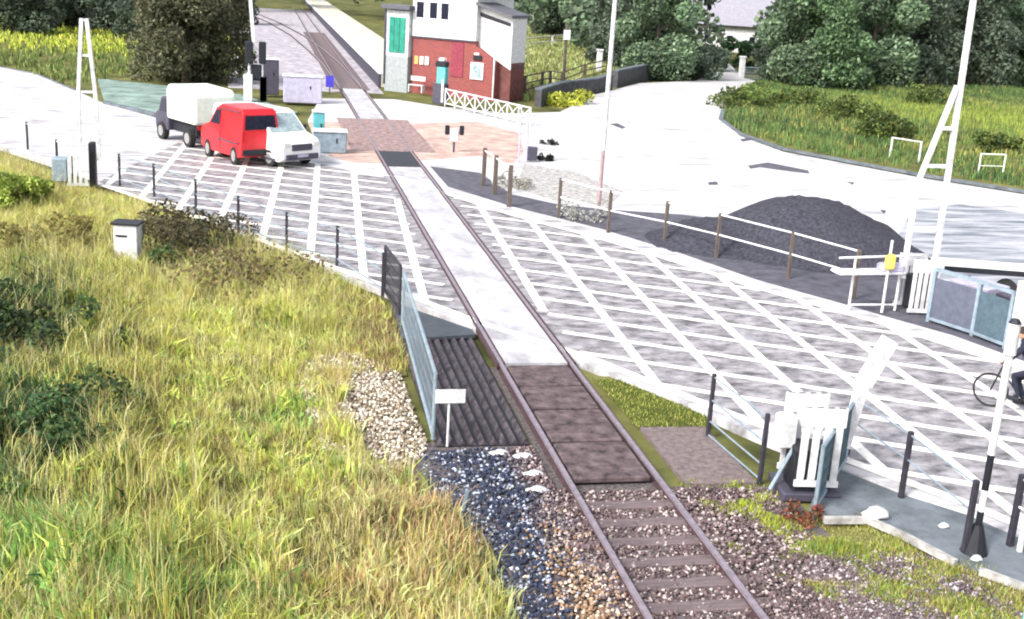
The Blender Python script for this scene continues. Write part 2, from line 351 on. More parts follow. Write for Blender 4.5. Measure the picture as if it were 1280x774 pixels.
for _i, _o in enumerate(near_sl[::-1]):
    _w = ['nearest', 'second', 'third', 'fourth', 'fifth', 'sixth', 'seventh', 'eighth', 'ninth', 'tenth']
    if _i < 10: _o['label'] = 'weathered timber sleeper, %s below the brown crossing deck' % _w[_i]
    else: _o['label'] = 'weathered timber sleeper at the very bottom of the photograph'
def stones(name, poly, n, sz, colf, z=GZ, hump=None, label=None):
    p = ptpoly(poly, n); s = rng.uniform(sz*.6, sz*1.4, (n, 1, 1))
    base = np.array([(1, 0, 0), (-1, 0, 0), (0, 1, 0), (0, -1, 0), (0, 0, .8), (0, 0, -.8)]); fc = np.array([(0, 2, 4), (2, 1, 4), (1, 3, 4), (3, 0, 4), (2, 0, 5), (1, 2, 5), (3, 1, 5), (0, 3, 5)])
    a = rng.uniform(0, 6.28, n); ca, sa = np.cos(a), np.sin(a); b = base[None]+rng.uniform(-.35, .35, (n, 6, 3))
    x = b[:, :, 0]*ca[:, None]-b[:, :, 1]*sa[:, None]; yv = b[:, :, 0]*sa[:, None]+b[:, :, 1]*ca[:, None]; V = np.stack([x, yv, b[:, :, 2]], -1)*s
    V[:, :, 0] += p[:, 0:1]; V[:, :, 1] += p[:, 1:2]; zz = z+rng.uniform(-.01, .03, n)+(hump(p[:, 0], p[:, 1]) if hump else 0); V[:, :, 2] += zz[:, None]
    F = (fc[None]+np.arange(n)[:, None, None]*6).reshape(-1, 3); c = np.repeat(colf(p[:, 0], p[:, 1]), 6, 0)
    o = npmesh(name, V.reshape(-1, 3), F, M['stone'], c); o['kind'] = 'stuff'; o['label'] = label; return o
def blend(n, a, b, p): k = rng.random((n, 1)) < p; return np.where(k, np.array(b), np.array(a))*rng.uniform(.55, 1.35, (n, 1))
bedp = [(-3.0, 3), (-3.0, 16.75), (-1.0, 16.85), (2.6, 16.5), (2.4, 3)]
sheet('ballast_bed', [(-3.6, 2), (-3.5, 18.7), (-2.7, 19), (-.95, 18.7), (-.95, 23), (.95, 23), (.95, 16.9), (2.9, 16.8), (2.6, 2)], GZ+.015, M['ballast'], .1)
sheet('ballast_bed', [(-2.6, 52.2), (-2.6, 64), (2.2, 64), (2.2, 52.2)], GZ+.05, M['ballast'], .05)
tb = [(-8.0, 79), (-9, 110), (-18, 300), (2.0, 300), (2.0, 79)]
sheet('ballast_bed', tb, GZ+.03, M_('pale_ballast', (.3, .27, .33), .9, var=.4, scale=1.5, bump=.5, col2=(.5, .47, .5)), .05)
def bcol(X, Y):
    n = len(X); c = blend(n, (.14, .095, .1), (.46, .38, .37), .28)
    bl = np.clip((-1.15-X)/.5+nz(X, Y, 2)*.8, 0, 1)[:, None]; blue = blend(n, (.035, .045, .085), (.42, .46, .56), .2)
    orng = blend(n, (.32, .2, .12), (.7, .55, .42), .35); ob = (np.exp(-((X+1.35)/.4)**2-((Y-12.5)/2.2)**2))[:, None]
    c = c*(1-bl)+blue*bl; k = rng.random((n, 1)) < ob*1.1; return np.where(k, orng, c)
def hump(X, Y): return .015*nz(X, Y, 3)-.05*np.clip(np.abs(X)-1.5, 0, 2)+.03*(np.abs(X) > .8)
stones('ballast', [(-3.3, 5), (-3.4, 18.6), (-1, 18.6), (-1, 16.8), (2.6, 16.7), (2.5, 5)], 34000, .033, bcol, GZ+.02, hump, 'loose mixed ballast stones around the near track')
pal = px([(370, 455), (440, 440), (500, 470), (535, 560), (505, 605), (420, 595), (385, 520)], GZ)
stones('loose_stones', pal, 5000, .035, lambda X, Y: blend(len(X), (.3, .24, .17), (.75, .68, .58), .45), GZ+.04, None, 'pale sandy stones scattered beside the cattle grid fence')
stones('ballast', [(-2.4, 52.3), (-2.4, 64), (2.1, 64), (2.1, 52.3)], 2500, .07, lambda X, Y: blend(len(X), (.32, .22, .2), (.6, .5, .5), .4), GZ+.05, None, 'pink ballast stones around the track beyond the road')
stones('gravel', px([(1060, 690), (1230, 700), (1290, 790), (960, 790), (1010, 700)], GZ), 6000, .025, lambda X, Y: blend(len(X), (.16, .12, .13), (.45, .4, .42), .25), GZ+.02, None, 'loose purple brown gravel in the lower right verge')

# anti-trespass guard beside the track: ridged timbers
t = thing('cattle_grid', 'black cattle grid of sharp ridged timbers left of the track', 'cattle grid', (-1.82, 18.75, 0))
MB().box((0, 3.7, -.15), (1.66, 7.4, .06)).build('pit', M['black'], t)
mt = M_('grid_timber', (.04, .034, .042), .7, spec=.2, var=.5, scale=6, col2=(.1, .085, .1))
for k in range(9):
    x = -.75+k*.187; MB().add([(x-.075, 0, -.12), (x+.075, 0, -.12), (x, 0, -.02), (x-.075, 6.0, -.12), (x+.075, 6.0, -.12), (x, 6.0, -.02)], [(0, 1, 2), (3, 5, 4), (0, 3, 4, 1), (1, 4, 5, 2), (2, 5, 3, 0)]).build('ridge', mt, t)
sheet('concrete_apron', [(-2.62, 24.6), (-2.55, 27.6), (-.95, 25.3), (-.95, 24.9)], -.015, M_('apron', (.06, .07, .085), .7, var=.2), .08)

# ------------------------------------------------------------------ grass and weeds
road_all = near_e+far_e
def tuss(X, Y): return np.clip(.32*nz(X*1.0, Y*.8, 1.6)+.2*nz(X+5, Y, 3.5), -.12, .5)
def blades(name, poly, n, hr, wd, colf, z=GZ, label=None, hf=None, lean=.35, clump=0, zf=None):
    if clump:
        cc = ptpoly(poly, n//clump); p = np.repeat(cc, clump, 0); p = p+rng.normal(0, .09, p.shape); n = len(p)
    else: p = ptpoly(poly, n)
    X, Y = p[:, 0], p[:, 1]; h = rng.uniform(hr[0], hr[1], n)*(hf(X, Y) if hf else 1); a = rng.uniform(0, 6.28, n); wv = rng.uniform(.6, 1.4, n)*wd
    dx, dy = np.cos(a)*wv, np.sin(a)*wv; la = rng.uniform(0, 6.28, n); ll = rng.uniform(0, lean, n)*h; lx, ly = np.cos(la)*ll, np.sin(la)*ll
    z = np.full(n, z) if zf is None else z+zf(X, Y)
    v0 = np.stack([X-dx, Y-dy, z], -1); v1 = np.stack([X+dx, Y+dy, z], -1)
    v2 = np.stack([X+dx*.7+lx*.4, Y+dy*.7+ly*.4, z+h*.6], -1); v3 = np.stack([X-dx*.7+lx*.4, Y-dy*.7+ly*.4, z+h*.6], -1)
    v4 = np.stack([X+lx*1.5, Y+ly*1.5, z+h], -1); v5 = np.stack([X+lx*1.5+.001, Y+ly*1.5, z+h*.995], -1)
    V = np.stack([v0, v1, v2, v3, v4, v5], 1).reshape(-1, 3); k = np.arange(n)[:, None]*6
    F = np.vstack([k+[0, 1, 2, 3], k+[3, 2, 4, 5]]); c = np.repeat(colf(X, Y), 6, 0)
    o = npmesh(name, V, F, M['grass'], c, nv=4); o['kind'] = 'stuff'; o['label'] = label; return o
def blob(X, Y, px_, py_, rx, ry, z=GZ):
    c = G(px_, py_, z); return np.exp(-((X-c.x)/rx)**2-((Y-c.y)/ry)**2)
STRAW, YG, GRN, DK, BR, ORG = [np.array(c) for c in ((.95, .84, .42), (.86, .82, .22), (.3, .5, .15), (.06, .13, .06), (.4, .26, .15), (.95, .62, .32))]
def mixc(base, items, n):
    c = np.tile(base, (n, 1)); r = rng.random(n)
    for col, wgt in items: k = (rng.random(n) < np.clip(wgt, 0, 1)); c[k] = col
    return np.minimum(c*rng.uniform(.5, 1.35, (n, 1)), .95)
def lcol(X, Y):
    n = len(X); g = nz(X, Y, .9); g2 = nz(X+9, Y-4, 2.2)
    return mixc(YG, [(GRN, .12+.32*g+.25*g2), (STRAW, .28-.3*g+.35*g2+.6*blob(X, Y, 520, 640, .9, 1.6)+.5*blob(X, Y, 440, 700, 1, 1.5)+.4*blob(X, Y, 300, 370, 2, 2)), (BR, .08+.5*blob(X, Y, 540, 680, 1, 1)+.5*blob(X, Y, 360, 300, 2, 2.5)+.25*(g2 < -.5)),
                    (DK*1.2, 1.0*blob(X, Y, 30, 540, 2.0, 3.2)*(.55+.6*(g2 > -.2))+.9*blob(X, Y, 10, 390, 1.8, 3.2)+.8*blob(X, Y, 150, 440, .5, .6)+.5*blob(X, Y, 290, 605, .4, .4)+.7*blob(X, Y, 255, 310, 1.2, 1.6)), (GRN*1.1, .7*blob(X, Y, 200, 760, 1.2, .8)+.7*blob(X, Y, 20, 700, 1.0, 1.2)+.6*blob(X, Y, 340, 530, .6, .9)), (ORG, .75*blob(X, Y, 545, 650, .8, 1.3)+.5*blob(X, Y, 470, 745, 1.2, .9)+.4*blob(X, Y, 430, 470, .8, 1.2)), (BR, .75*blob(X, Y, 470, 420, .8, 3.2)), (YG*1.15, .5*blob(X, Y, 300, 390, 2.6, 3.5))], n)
lp = px([(-300, 180), (0, 200), (110, 240), (180, 256), (330, 316), (470, 375), (500, 420), (505, 470), (440, 470), (420, 520), (470, 590), (545, 620), (600, 690), (650, 800), (-300, 820)], GZ)
def lh(X, Y): return np.clip(.8+.55*nz(X, Y, 1.9), .58, 1.6)*np.clip(1-.55*blob(X, Y, 470, 400, 1, 4), .2, 1)
def edge(X, Y): return np.clip((-2.9-.0*Y-X)/1.2, 0, 1)*np.clip((-(Y-22)*.56-1.6-X)/1.5+.2, 0, 1)
def relief(X, Y): return np.maximum(tuss(X, Y), -.1)*edge(X, Y)
# the rough bank the grass grows on
gx, gy = np.meshgrid(np.linspace(-34, -2.4, 190), np.linspace(6, 60, 260)); rz_ = relief(gx, gy)+GZ+.03
gi = np.arange(190*260).reshape(260, 190); gq = np.stack([gi[:-1, :-1], gi[:-1, 1:], gi[1:, 1:], gi[1:, :-1]], -1).reshape(-1, 4)
cxg = gx.ravel()[gq].mean(1); cyg = gy.ravel()[gq].mean(1); gq = gq[pip(cxg, cyg, lp)]
o = struct(npmesh('grass_bank', np.stack([gx, gy, rz_], -1).reshape(-1, 3), gq, M_('bank_soil', (.1, .1, .04), .95, spec=.1, var=.4, scale=2, col2=(.24, .22, .09)), nv=4)); o.data.shade_smooth()
blades('tall_grass', lp, 280000, (.12, .5), .008, lcol, label='tall rough yellow green grass with straw and weeds left of the track', hf=lh, clump=8, zf=relief, lean=.6)
blades('straw_stalks', lp, 16000, (.5, .95), .007, lambda X, Y: mixc(STRAW, [(YG*1.1, .35), (BR, .15)], len(X)), label='taller straw coloured stalks standing above the grass', hf=lh, clump=7, zf=relief, lean=.4)
blades('weed_leaves', lp, 52000, (.1, .42), .03, lambda X, Y: lcol(X, Y)*np.array([.72, .88, .7])*(.4+.7*np.clip(1+nz(X+3, Y, 2.8)*1.2, 0, 1.3))[:, None], label='broad green weed leaves growing through the tall grass', hf=lh, lean=1.1, zf=relief, clump=14)
rp = px([(850, 606), (945, 610), (1000, 655), (1085, 655), (1190, 706), (1290, 740), (1330, 830), (985, 830), (930, 700)], GZ)
def rcol(X, Y):
    n = len(X); g = nz(X, Y, 2.); return mixc(np.array((.5, .55, .1)), [(STRAW*.8, .3+.4*g), (GRN, .15-.2*g), (BR, .1+.6*blob(X, Y, 1010, 650, .5, .4)), (np.array((.62, .72, .1)), .9*blob(X, Y, 930, 640, .6, .9))], n)
q = ptpoly(rp, 10)
blades('verge_grass', rp, 48000, (.04, .2), .008, rcol, label='short patchy olive grass on the lower right verge', hf=lambda X, Y: np.clip(.6+.9*nz(X, Y, 2.5), .05, 1.6), clump=6)
blades('turf', px([(745, 476), (800, 476), (880, 514), (888, 534), (795, 534)], -.09), 9000, (.02, .07), .006, lambda X, Y: mixc(np.array((.17, .24, .05)), [(YG, .25)], len(X)), -.09, 'low green turf on the triangle beside the track')
isl = px([(903, 148), (908, 130), (925, 112), (950, 103), (1100, 108), (1280, 112), (1500, 120), (1700, 330), (1280, 238), (1150, 217), (1060, 200), (980, 185), (925, 166)], GZ)
sheet('verge_island', isl, GZ+.1, M['ground'], .2)
def icol(X, Y):
    n = len(X); g = nz(X, Y, .5); return mixc(np.array((.24, .35, .11)), [(GRN*.7, .4+.5*g), (YG*.75, .12-.4*g), (BR*.8, .1), (DK*1.3, .25+.5*nz(X, Y, 1.4)), (np.array((.45, .55, .12)), .95*blob(X, Y, 1260, 155, 8, 14))], n)
blades('island_grass', isl, 140000, (.2, .65), .022, icol, GZ+.1, 'rough green grass and weeds on the large verge inside the bend', hf=lambda X, Y: np.clip(.7+.5*nz(X, Y, .8), .3, 1.4), clump=8)
fld = px([(648, 128), (700, 122), (745, 108), (800, 92), (760, 20), (640, 20)], GZ)
blades('meadow_grass', fld, 22000, (.2, .5), .08, lambda X, Y: mixc(np.array((.38, .42, .14)), [(np.array((.6, .6, .3)), .4), (GRN, .12)], len(X)), GZ, 'pale mown meadow grass behind the brick signal cabin')
fl2 = px([(-300, 72), (0, 84), (92, 110), (122, 100), (240, 90), (300, 100), (320, 60), (240, 20), (-300, -20)], GZ)
def f2(X, Y):
    n = len(X); b = np.clip((Y-98)/8, 0, 1); return mixc(np.array((.3, .36, .12)), [(np.array((.8, .9, .14)), b*.9*(Y < 150)), (GRN*.6, .2)], n)
blades('field_grass', fl2, 45000, (.2, .55), .07, f2, GZ, 'bright yellow green field beyond the road at upper left', clump=5)

mb = MB(); 
def kerbline(pts, wd, z0, z1):
    for a, b in zip(pts, pts[1:]): a, b = Vector(a), Vector(b); a.z = b.z = (z0+z1)/2; mb.beam(a, b, wd, z1-z0)
kerbline(px([(901, 150), (906, 131), (922, 113)], GZ+.1), .3, -.1, .02); kerbline(px([(901, 150), (925, 168), (980, 187), (1060, 202), (1150, 219), (1280, 240), (1600, 300)], GZ+.1), .3, -.1, .02)
kerbline(px([(132, 131), (198, 146), (235, 150)], -.05), .3, -.1, .12); kerbline(px([(-200, 55), (0, 84), (44, 92), (94, 113)], 0), .15, -.1, .03)
struct(mb.build('kerb', M['slab']))
# ------------------------------------------------------------------ trees and shrubs
def leafcloud(blobs, n, size, cols, flat=.5):
    blobs = [b if len(b) > 3 else b for b in blobs]
    ws = np.array([b[3]**2 for b in blobs]); pick = rng.choice(len(blobs), n, p=ws/ws.sum()); B = np.array([b[:4] for b in blobs])[pick]
    d = rng.normal(size=(n, 3)); d /= np.linalg.norm(d, axis=1)[:, None]; rad = B[:, 3]*rng.uniform(.55, 1.08, n)**.7
    P = B[:, :3]+d*rad[:, None]*np.array([1, 1, .85]); a = rng.normal(size=(n, 3)); a /= np.linalg.norm(a, axis=1)[:, None]; b = np.cross(a, rng.normal(size=(n, 3))); b /= np.linalg.norm(b, axis=1)[:, None]
    s = rng.uniform(.6, 1.4, (n, 1))*size; V = np.stack([P-a*s, P-b*s*.6, P+a*s, P+b*s*.6], 1).reshape(-1, 3); F = np.arange(n*4).reshape(-1, 4)
    tone = rng.uniform(.6, 1.4, len(blobs))[pick][:, None]; c = np.array(cols)[rng.integers(0, len(cols), n)]*tone*rng.uniform(.7, 1.3, (n, 1)); return V, F, np.repeat(c, 4, 0)
def crown_blobs(h, r, z0, k, cone=0.):
    out = []
    for i in range(k):
        t_ = random.random(); z = z0+(h-z0)*(.05+.87*t_); rr = r*(1-cone*t_)*math.sqrt(random.random())*.8; a = random.uniform(0, 6.28)
        env = math.sin(math.pi*(.3+.62*t_)); out.append((rr*math.cos(a)*(.4+.6*env), rr*math.sin(a)*(.4+.6*env), z, r*random.uniform(.2, .5)*(1-.4*cone*t_)))
    return out
def make_tree(name, label, cat, h, r, cols, n, leaf=.3, k=34, z0f=.01, cone=0., group=None, trunk=.3):
    t = thing(name, label, cat, group=group); bl = crown_blobs(h, r, h*z0f, k, cone)
    V, F, c = leafcloud(bl, n, leaf, cols); npmesh('crown', V, F, M['leaf'], c, 4, t)
    tm = MB(); tm.tube((0, 0, -.2), (0, 0, h*.45), trunk, trunk*.55, 9); tm.tube((0, 0, h*.45), (.1, .1, h*.85), trunk*.55, trunk*.15, 7)
    for b in bl[:9]: z = min(b[2]*.7, h*.6); tm.tube((0, 0, z), (b[0]*.8, b[1]*.8, b[2]), trunk*.3, trunk*.08, 5)
    tm.build('trunk', M['bark'], t); return t
C_G = [(.16, .25, .14), (.2, .3, .17), (.12, .18, .12), (.26, .35, .21)]
C_D = [(.1, .14, .1), (.13, .18, .125), (.16, .2, .14)]
C_B = [(.14, .145, .08), (.11, .12, .065), (.17, .165, .1)]
C_L = [(.17, .28, .13), (.22, .34, .17), (.1, .17, .09)]
ta = make_tree('broadleaf_tree', '', 'tree', 11, 4.2, C_G, 17000, .19)
tbb = make_tree('dark_tree', '', 'tree', 11, 4.0, C_D, 16000, .19)
tc_ = make_tree('pale_tree', '', 'tree', 10, 3.8, C_L, 15000, .19)
TG = 'trees around the crossing'
# (proto, px, py, scale, label)
TR = [
 (ta, 1000, 108, 1.0, 'mid green leafy tree beside the end of the white house, first of the wood'),
 (tc_, 1030, 112, .95, 'pale green bushy tree at the front of the wood, behind the weedy verge'),
 (ta, 1085, 108, 1.1, 'large green tree in the wood just left of the tall white barrier arm'),
 (tbb, 1145, 108, .95, 'dark tree standing in the gap of the wood right behind the white barrier arm'),
 (tbb, 1215, 108, 1.05, 'dark tree of the wood to the right of the barrier arm'),
 (ta, 1275, 108, 1.1, 'green tree of the wood at the right edge of the photograph'),
 (ta, 818, 99, .95, 'broad green tree left of the lane opening and the white house'),
 (tbb, 805, 88, 1.0, 'dark green tree behind the stone wall, right of the thin lamp pole'),
 (tbb, 772, 80, 1.0, 'dark tree directly behind the thin lamp pole'),
 (ta, 735, 60, 1.0, 'grey green tree left of the lamp pole behind the meadow'),
 (tbb, 690, 45, 1.05, 'dark grey green tree above the meadow, next to the signal cabin'),
 (ta, 655, 30, 1.0, 'green tree peeping over the low roof of the signal cabin'),
 (tbb, 962, 100, .5, 'small dark tree right of the gate pillar at the lane'),
]
used = set()
for pr, x, y, s, lab in TR:
    P = G(x, y, GZ)
    if pr.name not in used: used.add(pr.name); o = pr; o.location = P; o['label'] = lab; o['group'] = TG; o.scale = (s, s, s); o.rotation_euler = (0, 0, random.uniform(0, 6))
    else: o = dup(pr, P, random.uniform(0, 6), lab, TG, (s*random.uniform(.95, 1.1), s, s*random.uniform(.93, 1.08)))
brown = make_tree('brown_bush_tree', 'big olive brown bushy tree beyond the road, above the pale box van', 'tree', 6.4, 3.6, C_B, 22000, .13, 40, .0, group=TG)
P = G(232, 104, GZ); brown.location = P
o = dup(brown, G(272, 100, GZ), 2.1, 'olive brown bushy tree just left of the leaning white barrier boom', TG, (.7, .7, .95))
for i, (x, y, s, lab) in enumerate([(20, 42, .8, 'dark tree at the top left corner beyond the bright field'), (75, 36, .8, 'dark tree behind the bright field, left of the lattice barrier arm'), (140, 40, .85, 'dark tree behind the bright field, right of the lattice barrier arm'), (190, 52, .75, 'dark tree close behind the olive bushy tree'), (300, 30, .6, 'small dark tree where the siding disappears at the top')]):
    dup(tbb, G(x, y, GZ), i*1.3, lab, TG, (s*1.2, s, s))
# the far wood: one mass
bl = []
for i in range(150):
    if i < 110: x = random.uniform(28, 175); y = random.uniform(118, 165)+x*.1
    else: x = random.uniform(-60, 25); y = random.uniform(190, 260)
    for k in range(3): bl.append((x+random.uniform(-3, 3), y+random.uniform(-3, 3), random.uniform(1, 12)-.5+(y-118)*.04, random.uniform(2.4, 4.2)))
bl = [b for b in bl if not (44 < b[0] < 72 and abs(PJ(b[:3])[0]-905) < 75)]
V, F, c = leafcloud(bl, 110000, .42, C_G+C_D); o = npmesh('woodland', V, F, M['leaf'], c, 4); tag(o, 'distant green wood closing the view behind the nearer trees', kind='stuff')
def shrub(name, label, P, r, h, cols, n=1600, leaf=.07, group='shrubs', cat='shrub'):
    t = thing(name, label, cat, P, random.uniform(0, 6), group); bl = [(random.uniform(-.9, .9)*r, random.uniform(-.8, .8)*r, h*random.uniform(.1, .8), r*random.uniform(.14, .36)) for _ in range(20)]
    V, F, c = leafcloud(bl, n, leaf, cols); V[:, 2] = np.maximum(V[:, 2], .01); npmesh('foliage', V, F, M['leaf'], c, 4, t)
    m = MB()
    for b in bl[:7]: m.tube((0, 0, 0), b[:3], .02, .008, 5)
    m.build('stem', M['bark'], t); return t
for nm, lab, x, y, r, h, cols, n, lf in [
 ('dark_shrub', 'dark brown bush against the fence, right of the small white cabinet', 232, 312, 1.9, .95, [(.13, .11, .06), (.17, .15, .08), (.09, .09, .05)], 4200, .06),
 ('dark_shrub', 'olive brown bush below the fence post, nearest to the road edge', 305, 350, 2.1, .75, [(.24, .18, .09), (.16, .14, .07)], 2200, .06),
 ('leafy_shrub', 'large dark green bush at the left edge of the photograph', 45, 560, 1.5, .8, [(.07, .14, .05), (.12, .2, .07), (.03, .07, .03)], 7000, .05),
 ('leafy_shrub', 'dark green bush in the left edge above the largest one', 15, 430, 1.4, .9, [(.08, .13, .05), (.13, .2, .07), (.03, .06, .03)], 5000, .055),
 ('bright_shrub', 'bright yellow green bush at the left edge beside the left barrier enclosure', 18, 268, 1.1, 1.5, [(.4, .48, .1), (.3, .4, .08), (.2, .28, .06)], 4000, .07),
 ('leafy_shrub', 'small green bush partly hiding the small white cabinet', 196, 335, .45, .6, [(.12, .2, .07), (.08, .15, .05)], 1400, .05),
 ('dark_shrub', 'small dark tussock alone in the middle of the bright grass', 148, 440, .35, .5, [(.05, .04, .025), (.03, .03, .02)], 900, .05),
 ('yellow_shrub', 'yellow straw coloured weed clump above the small white cabinet', 60, 320, 1.3, .95, [(.45, .38, .14), (.35, .3, .1), (.25, .26, .08)], 3500, .06),
 ('red_weed', 'small reddish weed at the foot of the near mesh wing', 1000, 652, .3, .3, [(.25, .06, .05), (.3, .12, .06), (.12, .1, .04)], 500, .03),
 ('dark_shrub', 'dark round plant on the white side road left of the lamp pole', 680, 204, .42, .5, [(.02, .025, .02), (.035, .04, .03)], 900, .05),
 ('dark_shrub', 'loose dark plant on the white side road, the farther of two', 686, 184, .45, .4, [(.03, .03, .03), (.06, .07, .05)], 350, .06),
 ('dry_shrub', 'pale straggly bush between the dark wooden posts', 640, 238, .9, .6, [(.35, .33, .28), (.5, .48, .42)], 700, .05),
 ('dry_shrub', 'pale straggly bush behind the fence near the lamp pole foot', 728, 280, 1., .7, [(.42, .42, .38), (.55, .55, .52)], 900, .05),
 ('yellow_shrub', 'bright yellow bush at the bend by the signal cabin railing', 705, 132, 1.6, .9, [(.6, .62, .08), (.45, .5, .08)], 1500, .1),
 ('dark_hedge', 'dark round hedge at the left side of the lane opening', 868, 100, 2.6, 3.4, C_D, 4000, .14),
 ('green_hedge', 'dark green hedge at the right side of the lane opening', 920, 92, 2.4, 3.6, [(.02, .06, .02), (.03, .08, .03)], 4000, .14)]:
    shrub(nm, lab, G(x, y, GZ), r, h, cols, n, lf)
# island bushes
for i, (x, y, r, h, lab) in enumerate([(925, 135, 2.2, 1.4, 'low dark bush at the tip of the weedy verge'), (985, 130, 2.4, 1.4, 'low olive bush on the verge left part'), (1060, 150, 2.2, 1.3, 'yellowish weed clump in the middle of the verge'), (1110, 175, 1.7, 1.2, 'green weed clump on the verge beside the tall barrier arm'), (1240, 190, 1.3, 1.0, 'green bush behind the small white frame on the verge'), (1170, 130, 2.5, 1.5, 'olive thicket behind the tall barrier arm')]):
    shrub('verge_bush', lab, G(x, y, GZ+.1), r, h, [(.1, .16, .04), (.2, .24, .06), (.06, .1, .03)], 2500, .11, 'bushes on the verge')

# ------------------------------------------------------------------ aggregate heap
pk = Vector((12.6, 33.6)); V = []; n1, n2 = 50, 50; xs = np.linspace(6.2, 19, n1); ys = np.linspace(28.2, 39, n2); XX, YY = np.meshgrid(xs, ys)
def hp(cx, cy, rx, ry, h): d = np.sqrt(((XX-cx)/rx)**2+((YY-cy)/ry)**2); d = np.clip(d, 0, 1); return h*(1-d**2.1)**1.35*.95
HZ = np.maximum(hp(11.5, 34.6, 3.8, 3.7, 1.55), np.maximum(hp(9.2, 34.8, 3.0, 2.6, .8), hp(12.0, 32.9, 3.0, 2.5, .95)))
HZ = HZ+.1*nz(XX, YY, 3)*np.clip(HZ*3, 0, 1)+.05*nz(XX+3, YY, 9)*np.clip(HZ*3, 0, 1)-.03*(HZ < .01)
idx = np.arange(n1*n2).reshape(n2, n1); hf = np.stack([idx[:-1, :-1], idx[:-1, 1:], idx[1:, 1:], idx[1:, :-1]], -1).reshape(-1, 4); keep = (HZ.ravel()[hf].max(1) > .02)
o = npmesh('aggregate_heap', np.stack([XX, YY, HZ-.01], -1).reshape(-1, 3), hf[keep], M['heap'], nv=4); o.data.shade_smooth(); tag(o, 'large dark grey heap of aggregate behind the white handrail', 'heap')

# ------------------------------------------------------------------ fences
def fence(name, label, base, h, matp, matr, rails=(1., .55), pr=.045, rr=.018, group=None, post_h=None, cat='fence'):
    t = thing(name, label, cat, base[0], 0, group); o0 = Vector(base[0])
    for i, b in enumerate(base):
        p = Vector(b)-o0; hh = h if post_h is None else post_h[i]
        MB().box((p.x, p.y, hh/2-.05), (pr*2, pr*2, hh+.1), bev=.008).build('post', matp, t)
    for a, b in zip(base, base[1:]):
        A, B = Vector(a)-o0, Vector(b)-o0
        for f in rails: MB().tube(A+Vector((0, 0, h*f-.04)), B+Vector((0, 0, h*f-.04)), rr, n=6).build('rail', matr, t)
    return t
fence('post_and_rail_fence', 'dark post fence with thin pale rails along the near road edge at left', [G(x, y, GZ+.05) for x, y in ((150, 236), (193, 250), (245, 272), (298, 296), (358, 319), (421, 338), (478, 376))], 1.22, M['post'], M['galv'], (.98, .65, .3), .04, .02)
fence('post_and_rail_fence', 'short dark and white post fence left of the left barrier enclosure', [G(x, y, GZ+.05) for x, y in ((35, 190), (72, 215), (92, 228))], 1.2, M['post'], M['weather'], (.98,), .04, .02)
fence('post_and_wire_fence', 'black post fence with pale wires beside the gravel pad', [G(885, 542, -.05), G(950, 598, -.05)], 1.15, M['post'], M['galv'], (.98, .6, .25, .02), .035, .016)
fence('post_and_wire_fence', 'dark post fence with pale wires along the footpath at lower right', [G(1058, 570, -.03), G(1126, 622, -.03), G(1205, 690, -.03)], 1.15, M['post'], M['galv'], (.98, .62), .04, .016)
fence('post_and_wire_fence', 'dark post fence at the right frame edge behind the banded post', [G(1262, 682, -.03), G(1300, 705, -.03)], 1.15, M['post'], M['white'], (.98, .6), .045, .02)
fence('wooden_post_fence', 'row of weathered brown wooden posts with a pale sloping rail beyond the box', [G(604, 232), G(618, 243), G(636, 258)], 1.45, M['wood'], M['weather'], (.95,), .07, .03)
fence('wooden_post_fence', 'thin dark posts with a pale handrail in front of the heap', [G(x, y) for x, y in ((698, 272), (760, 290), (830, 305), (895, 322), (985, 348), (1066, 374))], 1.35, M['wood'], M['weather'], (1.0, .55), .05, .028)

def mesh_panel(mb, A, B, z0, z1, n=8, r=.008):
    A, B = Vector(A), Vector(B)
    for i in range(n+1): p = A.lerp(B, i/n); mb.tube((p.x, p.y, A.z+z0), (p.x, p.y, A.z+z1), r, n=4)
    for k in range(5): z = z0+(z1-z0)*k/4; mb.tube((A.x, A.y, A.z+z), (B.x, B.y, B.z+z), r, n=4)
def steel_panel(name, label, A, B, h, mat, cat='railing', fill=None, thick=.012):
    t = thing(name, label, cat, A); v = Vector(B)-Vector(A); m = MB()
    m.tube((0, 0, 0), (0, 0, h), .035); m.tube((v.x, v.y, v.z), (v.x, v.y, v.z+h), .035); m.tube((0, 0, h), (v.x, v.y, v.z+h), .035); m.tube((0, 0, .08), (v.x, v.y, v.z+.08), .035); m.build('frame', mat, t)
    q = MB(); mesh_panel(q, (0, 0, 0), v, .08, h, int(v.length/.12), thick); q.build('mesh', fill or mat, t); return t
steel_panel('mesh_fence', 'light blue grey steel mesh fence along the outer side of the cattle grid', G(541, 549, -.05), G(503, 385+20, -.05), 1.2, M['galv'], 'fence', M['galv'], .005)
steel_panel('mesh_fence', 'narrow dark hooped steel rail between the cattle grid fence and the road', G(499, 395, -.05), G(480, 366, -.05), 1.2, M['post'], 'fence', M['post'])
steel_panel('mesh_wing', 'blue grey mesh wing panel beside the near white picket barrier guard', G(1018, 640, -.03), G(1056, 578, -.03), 1.1, M['galv'], 'fence', M['blueg'], .022)

